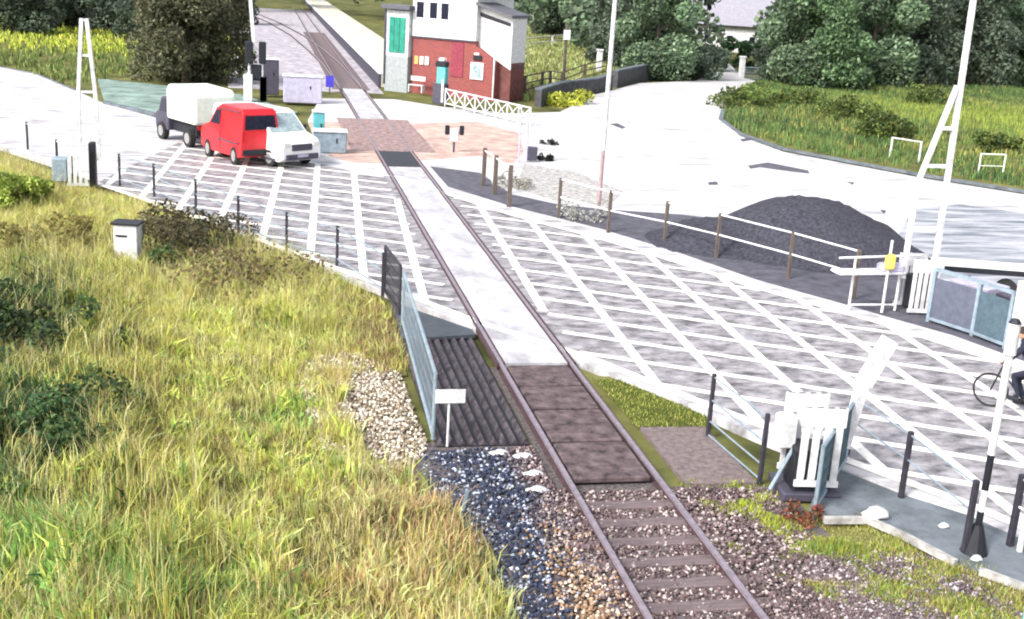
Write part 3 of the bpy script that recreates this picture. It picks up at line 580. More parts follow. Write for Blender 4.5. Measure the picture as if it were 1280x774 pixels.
# ------------------------------------------------------------------ lifting barriers
def picket_guard(w_, h, parent, loc, rz, mat, n=5):
    m = MB(); a, b = math.cos(rz), math.sin(rz)
    def L(x, y, z): return (loc[0]+x*a-y*b, loc[1]+x*b+y*a, loc[2]+z)
    for i in range(n): m.box(L(-w_/2+w_*(i+.5)/n, 0, h/2), (w_/n*.62, .04, h), rz)
    m.box(L(0, .001, h*.88), (w_, .052, h*.24), rz); m.box(L(0, .001, .05), (w_, .052, .1), rz)
    return m.build('picket_guard', mat, parent)
def barrier_frame(parent, p0, p1, top, rungs, r=.05, r2=.035, name='boom'):
    m = MB(); p0, p1, top = Vector(p0), Vector(p1), Vector(top)
    m.beam(p1, top, r*2, r*1.4); j = p1.lerp(top, rungs[-1]); m.beam(p0, j, r2*2, r2*1.6)
    for f in rungs[:-1]: m.beam(p0.lerp(j, f/rungs[-1]), p1.lerp(top, f), r2*1.6, r2*1.6)
    return m.build(name, M['white'], parent)
BG = 'crossing barriers'
# near right
B0 = G(1008, 612, -.05); t = thing('barrier', 'near crossing barrier with white picket guard, black base and stubby leaning white arm', 'barrier', B0, 0, BG)
picket_guard(.72, 1.35, t, (0, -.28, .18), R(-8), M['white'], 4); picket_guard(.72, 1.35, t, (.02, .42, .18), R(-8), M['white'], 4)
MB().box((0, .05, .32), (.62, .58, .9), R(-8), bev=.03).build('machine', M['black'], t); MB().box((0, .1, .0), (.95, .9, .14), R(-8), bev=.02).build('plinth', M['dgrey'], t)
MB().box((-.38, .25, .95), (.3, .3, .55), 0, bev=.03).build('counterweight', M['weather'], t)
m = MB(); d = G(1052, 575)-B0; m.beam((d.x, d.y, .3), (d.x+.2, d.y, 1.5), .16, .18); m.beam((d.x+.2, d.y, 1.45), (d.x+.58, d.y, 2.25), .27, .16); m.build('boom', M['white'], t)
MB().tube((-.62, .05, 0), (-.25, .1, .75), .035).build('stay', M['galv'], t)
# far right
B1 = G(1148, 392); hh = hgt(G(1168, 390), 0)
t = thing('barrier', 'right crossing barrier with a tall raised white boom reaching the top edge', 'barrier', B1, 0, BG)
picket_guard(.75, 1.4, t, (0, -.1, .05), R(-5), M['white'], 5); picket_guard(.75, 1.4, t, (.02, .65, .05), R(-5), M['white'], 5)
MB().box((.1, .3, .5), (.6, .5, .9), R(-5), bev=.03).build('machine', M['black'], t)
b1 = Vector((.42, .2, .7)); m = MB(); m.beam((.38, .2, .6), (.25, .2, 9.0), .12, .11)
m.beam((-.48, .2, .9), (-.48, .2, 3.3), .11, .1); m.beam((-.48, .2, 3.3), (.2, .2, 5.8), .11, .1)
for z, xl in ((2.2, -.48), (2.85, -.48), (3.8, -.33), (4.75, -.08)): m.beam((xl, .2, z), (.34, .2, z), .08, .09)
m.build('boom', M['white'], t)
# left
B2 = G(108, 234); t = thing('barrier', 'left crossing barrier with lattice raised boom against the green field', 'barrier', B2, 0, BG)
picket_guard(.7, 1.35, t, (-.25, -.1, .05), R(8), M['weather'], 4); MB().box((.2, .3, .75), (.22, .4, 1.5), 0, bev=.03).build('machine', M['black'], t); MB().box((-.85, .3, .55), (.5, .6, .8), 0, bev=.03).build('cabinet', M['galv'], t)
m = MB()
for s in (-1, 1):
    m.beam((.1+s*.32, .2, .9), (.1+s*.27, .2, 3.2), .13, .12); m.beam((.1+s*.27, .2, 3.2), (.1+s*.08, .2, 5.6), .12, .12)
for z, q in ((1.6, .31), (2.2, .31), (3.2, .3), (4.4, .2), (5.55, .1)): m.beam((.1-q, .2, z), (.1+q, .2, z), .08, .08)
m.build('boom', M['white'], t)
# far
B3 = G(318, 126); t = thing('barrier', 'far crossing barrier with dark machine boxes and one thin white boom by the pale cabinet', 'barrier', B3, 0, BG)
MB().box((-.35, 0, .75), (.5, .6, 1.5), 0, bev=.03).build('picket_guard', M['weather'], t); MB().box((.15, .2, 1.6), (.7, .5, .9), 0, bev=.05).build('machine', M['black'], t)
for q in (-.3, .45):
    MB().box((q, -.1, 2.75), (.42, .3, 1.25), 0, bev=.06).build('signal_head', M['black'], t); MB().tube((q, 0, 0), (q, 0, 2.2), .06).build('post', M['white'], t); MB().box((.5, 0, .7), (.4, .5, 1.4), 0, bev=.03).build('pedestal', M['dgrey'], t)
MB().beam((.0, 0, 2.8), (-.45, 0, 8.5), .2, .14).build('boom', M['white'], t)
# small extra gate furniture of the far right barrier
t = thing('barrier_tray', 'low white railed table with a yellow lamp beside the right barrier', 'railing', G(1085, 388))
m = MB(); 
for x in (-.55, .75): m.tube((x, 0, 0), (x, 0, 1.0), .035)
m.tube((-.55, 0, .15), (.75, 0, .15), .03); m.tube((-1, 0, 1.38), (1.2, -.1, 1.5), .03); m.tube((-.55, 0, 1), (-.55, 0, 1.4), .03); m.build('frame', M['weather'], t)
MB().box((-.15, 0, 1.03), (1.9, .5, .07), R(4), bev=.02).build('tray', M['white'], t); MB().box((.45, 0, 1.15), (.6, .4, .2), 0, bev=.04).build('cover', M['lav'], t)
m = MB(); m.tube((.28, -.2, .0), (.28, -.2, 1.9), .035); m.build('lamp_stem', M['weather'], t); MB().box((.28, -.25, 1.35), (.26, .2, .42), 0, bev=.06).build('lamp', M['yellow'], t)

# grey equipment enclosure at right
A, B, C = G(1160, 402), G(1215, 420), G(1256, 436)
t = thing('equipment_enclosure', 'grey steel enclosure with framed panels right of the right barrier', 'enclosure', A)
for i, (p, q) in enumerate(((A, B), (B, C))):
    a, b = p-A, q-A; v = b-a; L = v.length; rz = math.atan2(v.y, v.x); c = (a+b)/2; nrm = Vector((-math.sin(rz), math.cos(rz), 0))
    MB().box((c.x, c.y, .62), (L-.1, .04, 1.05), rz).build('side_panel', M['blueg'] if i else M_('grey_panel', (.09, .1, .14), .6, var=.15), t)
    m = MB()
    for e in (a, b): m.box((e.x, e.y, .68), (.09, .09, 1.36), rz)
    m.box((c.x, c.y, 1.36), (L, .1, .08), rz); m.box((c.x, c.y, .1), (L, .1, .07), rz); m.build('frame', M['galv'], t)
    D = c+nrm*.9
    MB().box((D.x, D.y, .6), (L*.85, .9, 1.0), rz, bev=.02).build('cabinet', M['lav'] if i == 0 else M['dgrey'], t)
tag(MB().box((0, 0, .85), (.28, .28, 1.7), 0, bev=.02).build('square_post', M['white']), 'thick white square post at the right end of the grey enclosure', 'post').location = G(1268, 440)
# low wall / parked grey trailer behind the enclosure
P = G(1225, 368); t = thing('flatbed_trailer', 'long dark edged pale trailer bed behind the grey enclosure', 'trailer', P, R(-16))
MB().box((0, 0, .78), (2.6, 1.3, .1), bev=.02).build('bed', M['cream'], t); MB().box((0, -.66, .8), (2.55, .05, .14)).build('side_rail', M['black'], t)
for s in (-.5, .5): MB().tube((s, -.55, .3), (s, -.4, .3), .3, n=16).build('wheel', M['tyre'], t)

# banded post by the footpath
P = G(1217, 690, -.03); H = hgt(P, 404); t = thing('banded_post', 'slender black and white banded post on a black cone foot at lower right', 'post', P)
MB().tube((0, 0, 0), (0, 0, .45), .2, .07, 14).build('cone_foot', M['black'], t)
for a, b, mt_, r_ in ((.45, .66, M['black'], .05), (.66, 1.0, M['white'], .05), (1.0, 1.55, M['black'], .052), (1.55, H*.87, M['white'], .055), (H*.87, H, M['white'], .085)): MB().tube((0, 0, a), (0, 0, b), r_, n=12).build('band', mt_, t)
MB().tube((0, 0, H), (0, 0, H+.06), .09, .05, 12).build('cap', M['black'], t); MB().beam((0, 0, H*.8), (.7, 0, H*.84), .06, .07).build('side_arm', M['white'], t)
# light blue post at the very corner
P = G(1290, 790, GZ); t = thing('blue_marker_post', 'light blue post cut off by the lower right corner of the photograph', 'post', P)
MB().box((0, 0, .6), (.22, .22, 1.25), bev=.02).build('shaft', M['lblue'], t); MB().box((0, 0, 1.25), (.26, .26, .06), bev=.01).build('cap', M['white'], t)
tag(MB().box((0, 0, .3), (.07, .07, .6), bev=.01).build('white_stake', M['white']), 'short white stake at the right edge beside the banded post', 'stake').location = G(1274, 690, -.03)
def rock(name, label, P, s, mat, cat='stone'):
    import bmesh
    bm = bmesh.new(); bmesh.ops.create_icosphere(bm, subdivisions=2, radius=1)
    for v in bm.verts: k = 1+.22*math.sin(v.co.x*5+v.co.y*3)+.12*math.sin(v.co.z*9+1); v.co = Vector((v.co.x*s[0]*k, v.co.y*s[1]*k, v.co.z*s[2]*k))
    me = bpy.data.meshes.new(name); bm.to_mesh(me); bm.free(); me.materials.append(mat); me.shade_smooth(); o = bpy.data.objects.new(name, me); COL.objects.link(o); o.location = P; tag(o, label, cat)
rock('plastic_bag', 'crumpled white bag lying on the footpath kerb', G(1095, 642, .04), (.2, .14, .1), M['white'], 'bag')
rock('litter', 'small white litter on the grey footpath', G(1180, 657, 0), (.08, .06, .04), M['white'], 'litter')
rock('pale_stone', 'pale round stone in the grass under the banded post', G(1220, 700, -.05), (.09, .08, .07), M['weather'])
for i, (x, y, lab) in enumerate([(625, 566, 'flat pale stone at the lower edge of the cattle grid'), (655, 570, 'flat pale stone between the cattle grid and the left rail'), (668, 592, 'pale stone beside the left rail'), (672, 612, 'pale stone lower down beside the left rail')]):
    rock('pale_stone', lab, G(x, y, GZ+.06), (.17, .09, .05), M['weather'])

# small signs and furniture
P = G(559, 558, GZ+.05); t = thing('trespass_sign', 'small blank white sign on a thin post in front of the cattle grid', 'sign', P)
MB().tube((0, 0, 0), (0, 0, .95), .022).build('post', M['weather'], t); MB().box((.01, -.04, .93), (.52, .02, .25), 0, bev=.006).build('plate', M['white'], t)
P = G(578, 640, GZ); t = thing('marker_peg', 'thin leaning grey peg in the dark ballast below the white sign', 'peg', P); MB().beam((0, 0, 0), (.06, 0, .36), .05, .03).build('peg', M['galv'], t)
P = G(161, 330, GZ); t = thing('relay_cabinet', 'small white cabinet with a dark overhanging lid in the long grass', 'cabinet', P, R(-12))
MB().box((0, 0, .55), (.62, .45, 1.1), bev=.02).build('body', M['white'], t); MB().box((0, 0, 1.12), (.74, .56, .06), bev=.01).build('lid', M['black'], t); MB().box((-.1, -.235, .8), (.3, .02, .05)).build('vent', M['black'], t)
# lamp pole
P = G(748, 262); t = thing('lamp_post', 'tall thin white lamp pole rising out of the top of the photograph', 'lamp post', P)
MB().tube((0, 0, 0), (0, 0, 2.1), .075, .07, 10).build('base', M_('rust_paint', (.35, .25, .26), .6), t); MB().tube((0, 0, 2.1), (0, 0, 9.6), .085, .07, 10).build('pole', M['white'], t); MB().tube((0, 0, 9.6), (.9, 0, 9.8), .04).build('arm', M['white'], t); MB().box((1.1, 0, 9.8), (.6, .25, .14), bev=.04).build('lantern', M['dgrey'], t)
# ground signal on pink gravel
P = G(567, 190); t = thing('ground_signal', 'small white ground signal with black side plates on the pink gravel', 'signal', P)
MB().tube((0, 0, 0), (0, 0, .45), .05).build('stem', M['dgrey'], t); MB().box((0, 0, .75), (.38, .2, .6), bev=.05).build('disc', M['white'], t)
for s in (-1, 1): MB().box((s*.33, 0, .98), (.2, .16, .42), bev=.03).build('side_plate', M['black'], t)
# post pair
P = G(655, 202); t = thing('footpath_barrier', 'pale thin double post with lattice beside the side road corner', 'railing', P)
m = MB()
for x in (-.25, .1): m.tube((x, 0, 0), (x, 0, 2.4), .035)
for z in (.5, 1.2, 1.9): m.tube((-.25, 0, z), (.45, 0, z+.15), .025)
m.build('frame', M['lav'], t); MB().box((.35, .1, .35), (.45, .3, .6), bev=.03).build('box', M['dgrey'], t)

# white lattice railing by the cabin
def lattice(name, label, A, B, h, cat='railing'):
    t = thing(name, label, cat, A); v = Vector(B)-Vector(A); n = max(2, int(v.length/1.1)); m = MB()
    for z in (.15, h): m.beam((0, 0, z), (v.x, v.y, z), .05, .07)
    m.build('rail', M['white'], t); q = MB()
    for i in range(n):
        a, b = v*(i/n), v*((i+1)/n); q.beam((a.x, a.y, .15), (b.x, b.y, h), .03, .05); q.beam((a.x, a.y+.03, h), (b.x, b.y+.03, .15), .03, .05)
    q.build('lattice', M['white'], t); r_ = MB()
    for i in range(n+1): a = v*(i/n); r_.box((a.x, a.y, h/2), (.07, .07, h+.1))
    r_.build('posts', M['weather'], t)
lattice('lattice_gate', 'white lattice gate standing open in front of the brick cabin', G(556, 132), G(662, 158), 1.0)

# ------------------------------------------------------------------ signal cabin
CA, CB = G(514, 113), G(617, 124)      # front corner left, front corner right
fr = CB-CA; W_ = fr.length; ang = math.atan2(fr.y, fr.x)
cab = thing('signal_cabin', 'two storey cabin with red brick base and white boarded upper floor', 'building', CA, ang)
hb = hgt(CA, 45); D_ = 5.5; H2 = hb+3.1
def wallbox(name, mat, x0, x1, y0, y1, z0, z1): return MB().box(((x0+x1)/2, (y0+y1)/2, (z0+z1)/2), (x1-x0, y1-y0, z1-z0)).build(name, mat, cab)
w2 = W_*.76; DA = 2.6; MB().side([(0, -.2), (W_, -.2), (W_, hb-1.2), (w2, hb-.3), (w2, hb), (0, hb)], 0, DA).build('brick_wall', M['brick'], cab); wallbox('rear_brick_wall', M['brick'], .01, w2-.01, DA, D_, -.2, hb)
wallbox('upper_wall', M['boards'], -.05, w2, -.06, D_, hb, H2)
wallbox('trim', M['dgrey'], -.08, w2+.03, -.1, -.065, hb-.08, hb+.02)
MB().side([(-.5, H2), (w2+.4, H2), (w2/2, H2+1.6)], -.5, D_+.4).build('roof', M['slate'], cab)
for k, x in enumerate((.55, 1.55, 2.4)):
    f = MB().box((x, -.09, hb+1.75), (.72, .08, 1.2)).build('window_frame', M['white'], cab); MB().box((x, -.14, hb+1.75), (.52, .03, 1.0)).build('pane', M['glass'], f)
# annex, white wall with sloping verge
xr = W_+.9; DA = 2.6
MB().side([(w2, hb-.9), (W_, hb-1.2), (xr, hb-1.7), (xr, hb+1.6), (w2, hb+2.3)], .4, DA).build('annex_wall', M['boards'], cab)
MB().side([(w2-.1, hb+2.3), (xr+.15, hb+1.65), (xr+.15, hb+1.8), (w2-.1, hb+2.5)], -.1, DA+.2).build('annex_roof', M['slate'], cab)
MB().side([(w2+.05, hb+1.6), (xr-.15, hb+1.1), (xr-.15, hb+1.3), (w2+.05, hb+1.85)], .34, .41).build('dark_band', M['black'], cab)
wallbox('side_wall', M_('dark_brick', (.14, .05, .045), .85, var=.3, scale=3), W_, xr, .5, DA, -.2, hb-1.25)
MB().tube((W_-.05, -.08, 0), (W_-.05, -.08, hb-1.0), .06).build('downpipe', M['weather'], cab)
f = MB().box((W_-1.3, -.04, 1.7), (.95, .1, 1.1)).build('window_frame', M['white'], cab); MB().box((W_-1.3, -.1, 1.7), (.65, .03, .8)).build('pane', M['pglass'], f)
MB().box((W_-1.3, -.03, 2.55), (.6, .12, .3)).build('lintel', M['black'], cab); MB().box((W_-1.35, -.06, 2.8), (.35, .14, .14)).build('lamp', M['white'], cab)
MB().box((W_-2.8, -.02, 2.3), (.9, .05, 2.2)).build('red_door', M_('dark_red_door', (.24, .035, .06), .6), cab)
# stair lobby with teal door, left of the brick
MB().box((-1.0, .3, 1.0), (1.75, 1.4, 2.4)).build('lobby_base', M_('lobby_grey', (.3, .33, .34), .7, var=.15), cab)
MB().box((-1.0, .3, 3.7), (1.75, 1.4, 3.0)).build('lobby_wall', M['white'], cab)
for k in range(3): MB().box((-1.4+k*.42, -.44, 3.6), (.36, .06, 2.3)).build('teal_door_leaf', M['teal'], cab)
MB().box((-1.9, -.45, 2.9), (.1, .1, 5.2)).build('corner_post', M['dgrey'], cab)
MB().box((-1.0, .2, 5.4), (2.2, 1.9, .3), bev=.03).build('lobby_roof', M['slate'], cab)
# posters, bench, cabinet
def onwall(x, y, z): c, s = math.cos(ang), math.sin(ang); return CA+Vector((x*c-y*s, x*s+y*c, z))
for i, (x, mt_, lab) in enumerate(((.35, M['orange'], 'small orange notice on the brick wall'), (.75, M['white'], 'small white notice on the brick wall, left of the other white one'), (1.15, M['cream'], 'small cream notice on the brick wall nearest the turquoise cabinet'))):
    o = MB().box((0, 0, 0), (.3, .04, .55), bev=.005).build('notice', mt_); o.location = onwall(x, -.06, 2.05); o.rotation_euler = (0, 0, ang); tag(o, lab, 'notice')
t = thing('bench', 'white wooden bench against the brick wall of the cabin', 'bench', onwall(.9, -.9, 0), ang)
MB().box((0, 0, .48), (1.1, .4, .05)).build('seat', M['white'], t); MB().box((0, .2, .9), (1.1, .04, .3)).build('backrest', M['white'], t)
for x in (-.5, .5): MB().box((x, 0, .23), (.07, .38, .45)).build('leg', M['white'], t)
P = G(550, 130); hcb = hgt(P, 72); t = thing('signal_cabinet', 'tall turquoise cabinet on a dark lower box in front of the brick wall', 'cabinet', P, ang)
MB().box((0, 0, hcb*.22), (.85, .5, hcb*.44), bev=.03).build('lower_box', M['dgrey'], t); MB().box((.1, -.02, hcb*.62), (.6, .45, hcb*.36), bev=.04).build('upper_box', M['turq'], t)
MB().box((.05, 0, hcb*.86), (.75, .5, hcb*.12), bev=.06).build('hood', M['black'], t); MB().box((.05, 0, hcb*.955), (.4, .35, hcb*.08), bev=.05).build('lamp', M['white'], t); MB().box((.28, -.27, hcb*.3), (.14, .06, hcb*.5)).build('white_strip', M['white'], t)

# platform
pl = thing('station_platform', 'long platform with dark face and white edge beside the far track', 'platform', (2.1, 83, 0))
MB().box((2.2, 105, .35), (4.2, 210, .9)).build('deck', M_('platform_top', (.5, .48, .4), .85, var=.15, scale=.4), pl); MB().box((-.02, 105, .3), (.2, 210.0, .8)).build('face', M['dgrey'], pl); MB().box((.12, 105.1, .83), (.45, 210.2, .08)).build('edge_line', M['white'], pl)
fence('platform_fence', 'white rail fence at the back of the platform, left of the cabin', [Vector((5.8, y, .8)) for y in (90, 96, 102, 108, 114)], 1.2, M['weather'], M['white'], (1, .5), .08, .06)
# cabinets near the far barrier
for (x, y, d, mt_, lab) in ((338, 118, (1.0, .8, 2.1), M['dgrey'], 'dark grey relay cabinet right of the far barrier'), (378, 128, (2.2, 1.0, 1.5), M['lav'], 'wide lavender grey cabinet between the siding and the white van'), (412, 190, (1.4, .8, .9), M['galv'], 'low blue grey box between the white van and the track'), (398, 182, (.5, .5, 1.5), M['turq'], 'narrow pale turquoise cabinet behind the white van')):
    t = thing('equipment_cabinet', lab, 'cabinet', G(x, y), 0, 'equipment cabinets'); MB().box((0, 0, d[2]/2), d, bev=.04).build('body', mt_, t); MB().box((0, 0, d[2]+.03), (d[0]+.1, d[1]+.1, .07), bev=.01).build('lid', M['weather'], t); MB().box((d[0]*.2, -d[1]/2-.01, d[2]*.6), (.06, .03, .2)).build('handle', M['black'], t)
P = G(412, 118); t = thing('blue_sign', 'small blue sign on a short post between the two tracks', 'sign', P); MB().tube((0, 0, 0), (0, 0, .9), .04).build('post', M['dgrey'], t); MB().box((0, -.04, .8), (.5, .04, .7)).build('plate', M['blue'], t)

# meadow fence, stone wall, gate pillars
fence('meadow_fence', 'brown wooden fence at the front of the pale meadow', [G(x, y, GZ) for x, y in ((655, 118), (677, 112), (687, 110), (702, 112), (730, 100), (760, 92))], 1.3, M['wood'], M['wood'], (1, .6, .25), .1, .05)
fence('meadow_fence', 'white rail fence across the back of the pale meadow', [G(x, y, GZ) for x, y in ((655, 62), (690, 58), (730, 52))], 1.3, M['weather'], M['white'], (1, .5), .1, .06)
P = G(703, 118, GZ); t = thing('telegraph_pole', 'short dark pole with a pale cross plate in the meadow', 'pole', P); MB().tube((0, 0, 0), (0, 0, 5), .12, .1).build('shaft', M['wood'], t); MB().box((0, -.12, 4.2), (.5, .05, .7)).build('plate', M['weather'], t)
def stonewall(label, pts, h, mt_):
    m = MB(); A = Vector(pts[0]); t = thing('stone_wall', label, 'wall', A)
    for a, b in zip(pts, pts[1:]): m.beam(Vector(a)-A+Vector((0, 0, h/2)), Vector(b)-A+Vector((0, 0, h/2)), .4, h)
    m.build('wall', mt_, t); c = MB()
    for a, b in zip(pts, pts[1:]): c.beam(Vector(a)-A+Vector((0, 0, h+.05)), Vector(b)-A+Vector((0, 0, h+.05)), .5, .1)
    c.build('coping', M['slab'], t)
DW = M_('dark_stone', (.07, .07, .075), .9, var=.4, scale=3, bump=.5)
stonewall('dark stone wall curving beside the side road left of the lamp pole', [G(672, 134, GZ), G(700, 124, GZ), G(742, 118, GZ), G(762, 112, GZ)], 1.1, DW); stonewall('dark stone wall beside the side road right of the lamp pole', [G(768, 110, GZ), G(800, 102, GZ), G(818, 99, GZ)], 1.3, DW)
GP = 'pale gate pillars'
for x, y, h, lab in ((926, 98, 1.9, 'pale gate pillar right of the lane opening'), (838, 97, 1.6, 'pale gate pillar left of the dark hedge'), (748, 92, 2.0, 'pale block left of the lamp pole by the stone wall')):
    t = thing('gate_pillar', lab, 'pillar', G(x, y, GZ), 0, GP); MB().box((0, 0, h/2), (.45, .45, h), bev=.03).build('shaft', M['weather'], t); MB().box((0, 0, h+.08), (.6, .6, .16), bev=.04).build('cap', M['white'], t)
steel_panel('field_gate', 'grey barred gate between the lane pillar and the wood', G(930, 99, GZ), G(952, 100, GZ), 1.1, M['galv'], 'gate')
# white house
P = G(905, 66, GZ); t = thing('white_house', 'white house with pale grey roof seen above the hedges at the lane', 'house', P+Vector((3, 6, 0)), R(-22))
EV = hgt(P+Vector((3, 6, 0)), 31)
MB().box((0, 0, EV/2), (11, 7, EV)).build('wall', M['white'], t); MB().add([(-6, -4, EV-.1), (6, -4, EV-.1), (6, 4, EV-.1), (-6, 4, EV-.1), (-6, 0, EV+4.6), (6, 0, EV+4.6)], [(0, 1, 5, 4), (2, 3, 4, 5), (0, 4, 3), (1, 2, 5), (0, 3, 2, 1)]).build('roof', M['slate2'], t)
MB().box((0, -4.04, EV-.08), (12, .08, .14)).build('gutter', M['black'], t)
for x in (-3, 0, 3): f = MB().box((x, -3.53, EV*.5), (1.0, .08, 1.0)).build('window', M['weather'], t); MB().box((x, -3.59, EV*.5), (.8, .03, .8)).build('pane', M['glass'], f)
# small things on the verge
m = MB(); m.tube((-.6, 0, 0), (-.6, 0, 1.1), .04); m.tube((.7, 0, 0), (.7, 0, 1.1), .04); m.tube((-.6, 0, 1.1), (.7, 0, 1.1), .04); m.tube((-.6, 0, .55), (.7, 0, .55), .025); o = m.build('goal_rail', M['cream']); o.location = G(1236, 222, GZ+.1); tag(o, 'small pale goal shaped rail on the grass at the right end of the verge', 'railing')
fence('verge_rail', 'thin pale rail on the verge left of the tall barrier arm', [G(1112, 198, GZ+.1), G(1148, 204, GZ+.1)], 1.1, M['weather'], M['weather'], (1,), .04, .035)
rock('cloth', 'small white patch of cloth among the trees at upper right', G(1278, 22+88, GZ)+Vector((0, 0, 5.8)), (.8, .5, .35), M['white'], 'cloth')

# ------------------------------------------------------------------ vehicles
def wheel(parent, x, y, r, wd=.2):
    w_ = MB().tube((x, y-wd/2, r), (x, y+wd/2, r), r, n=20).build('wheel', M['tyre'], parent); MB().tube((x, y-wd/2-.012, r), (x, y+wd/2+.012, r), r*.6, n=14).build('rim', M['rim'], w_)
def carbody(prof, wd, taper, zb, parent, mat, name='body'):
    # side profile (x,z) with width narrowing above the waist line zb
    n = len(prof); top = max(p[1] for p in prof); Vv = []
    def hw(z): return wd/2 if z <= zb else wd/2-taper*(z-zb)/(top-zb)
    for s in (-1, 1):
        for x, z in prof: Vv.append((x, s*hw(z), z))
    F = [tuple(range(n)), tuple(range(2*n-1, n-1, -1))]+[(i, n+i, n+(i+1) % n, (i+1) % n) for i in range(n)]
    return MB().add(Vv, F).build(name, mat, parent, bevel=.05)
rd = (G(330, 305)-G(150, 232)); rz_road = math.atan2(rd.y, rd.x)
def sidequad(pts, wd, taper, zb, top, parent, mat, name):
    def hw(z): return wd/2 if z <= zb else wd/2-taper*(z-zb)/(top-zb)
    for s in (-1, 1):
        m = MB(); n = len(pts); P = [(x, s*(hw(z)+.012), z) for x, z in pts]+[(x, s*(hw(z)-.02), z) for x, z in pts]
        m.add(P, [tuple(range(n)), tuple(range(2*n-1, n-1, -1))]+[(i, (i+1) % n, n+(i+1) % n, n+i) for i in range(n)]); m.build(name, mat, parent)
# red van, driving away (rear towards +x local = down-right)
P = (G(262, 197)+G(328, 212))/2+Vector((.35, .8, 0)); t = thing('red_van', 'bright red small van on the hatched box between pale truck and white van', 'van', P+Vector((-.2, .15, 0)), rz_road); t.scale = (.86, 1, 1.22)
carbody([(-1.95, .35), (-1.98, .8), (-1.85, 1.02), (-1.15, 1.18), (-.62, 1.72), (-.2, 1.85), (1.75, 1.82), (1.9, 1.7), (1.98, .95), (1.98, .35), (1.65, .26), (-1.6, .26)], 1.72, .16, 1.05, t, M['red'])
sidequad([(-1.0, 1.18), (-.56, 1.64), (-.15, 1.66), (-.15, 1.18)], 1.72, .16, 1.05, 1.85, t, M['glass'], 'door_window')
m = MB()
for s in (-1, 1): m.box((.7, s*.79, 1.72), (2.1, .03, .035)); m.box((-.05, s*.868, .98), (.03, .02, 1.1)); m.box((.7, s*.872, .72), (1.9, .02, .05))
m.build('body_seams', M['dgrey'], t)
MB().add([(1.935, -.62, 1.62), (1.935, .62, 1.62), (1.985, .68, 1.18), (1.985, -.68, 1.18), (1.90, -.62, 1.62), (1.9, .62, 1.62), (1.95, .68, 1.18), (1.95, -.68, 1.18)], [(0, 1, 2, 3), (7, 6, 5, 4), (0, 4, 5, 1), (1, 5, 6, 2), (2, 6, 7, 3), (3, 7, 4, 0)]).build('rear_window', M['glass'], t)
MB().add([(-1.2, -.66, 1.2), (-1.2, .66, 1.2), (-.68, .6, 1.7), (-.68, -.6, 1.7), (-1.17, -.66, 1.17), (-1.17, .66, 1.17), (-.65, .6, 1.67), (-.65, -.6, 1.67)], [(0, 3, 2, 1), (4, 5, 6, 7), (0, 1, 5, 4), (1, 2, 6, 5), (2, 3, 7, 6), (3, 0, 4, 7)]).build('windscreen', M['glass'], t)
MB().box((1.98, 0, .45), (.12, 1.6, .2), bev=.03).build('rear_bumper', M['black'], t)
for s in (-1, 1): MB().box((1.97, s*.76, .95), (.06, .1, .4), bev=.01).build('rear_light', M['redl'], t)
for x in (-1.25, 1.3):
    for s in (-.78, .78): wheel(t, x, s, .3)
# white van coming the other way (front = +x local)
P = G(368, 212)+Vector((-1.15, 2.3, 0)); t = thing('white_van', 'white panel van with dark grille facing the camera beside the red van', 'van', P, rz_road+R(8))
pv = [(-2.3, .35), (-2.35, 1.9), (-2.2, 2.1), (.55, 2.12), (.8, 2.05), (1.55, 1.3), (2.2, 1.12), (2.38, .9), (2.4, .4), (2.1, .25), (-2.1, .25)]
carbody(pv, 1.9, .14, 1.15, t, M['wcar'])
MB().add([(.86, -.74, 1.99), (.86, .74, 1.99), (1.53, .82, 1.34), (1.53, -.82, 1.34), (.82, -.74, 1.95), (.82, .74, 1.95), (1.49, .82, 1.3), (1.49, -.82, 1.3)], [(0, 1, 2, 3), (7, 6, 5, 4), (0, 4, 5, 1), (1, 5, 6, 2), (2, 6, 7, 3), (3, 7, 4, 0)]).build('windscreen', M['pglass'], t)
sidequad([(-.1, 1.3), (-.1, 1.85), (.6, 1.85), (1.2, 1.3)], 1.9, .14, 1.15, 2.12, t, M['glass'], 'side_window')
MB().box((2.39, 0, .82), (.08, 1.0, .26), bev=.02).build('grille', M['dgrey'], t); MB().box((2.4, 0, .45), (.1, 1.6, .22), bev=.02).build('bumper', M['dgrey'], t); MB().box((2.46, 0, .5), (.03, .5, .11)).build('number_plate', M['lav'], t)
for s in (-1, 1): MB().box((2.3, s*.72, .92), (.18, .34, .22), bev=.03).build('headlight', M['lampg'], t)
for s in (-1, 1): MB().box((1.2, s*1.05, 1.4), (.12, .2, .26), bev=.03).build('mirror', M['black'], t)
m = MB()
for s in (-1, 1): m.box((1.5, s*.955, .32), (.9, .02, .1)); m.box((-1.4, s*.955, .32), (.9, .02, .1))
m.build('sill', M['dgrey'], t)
for x in (-1.45, 1.5):
    for s in (-.84, .84): wheel(t, x, s, .33)
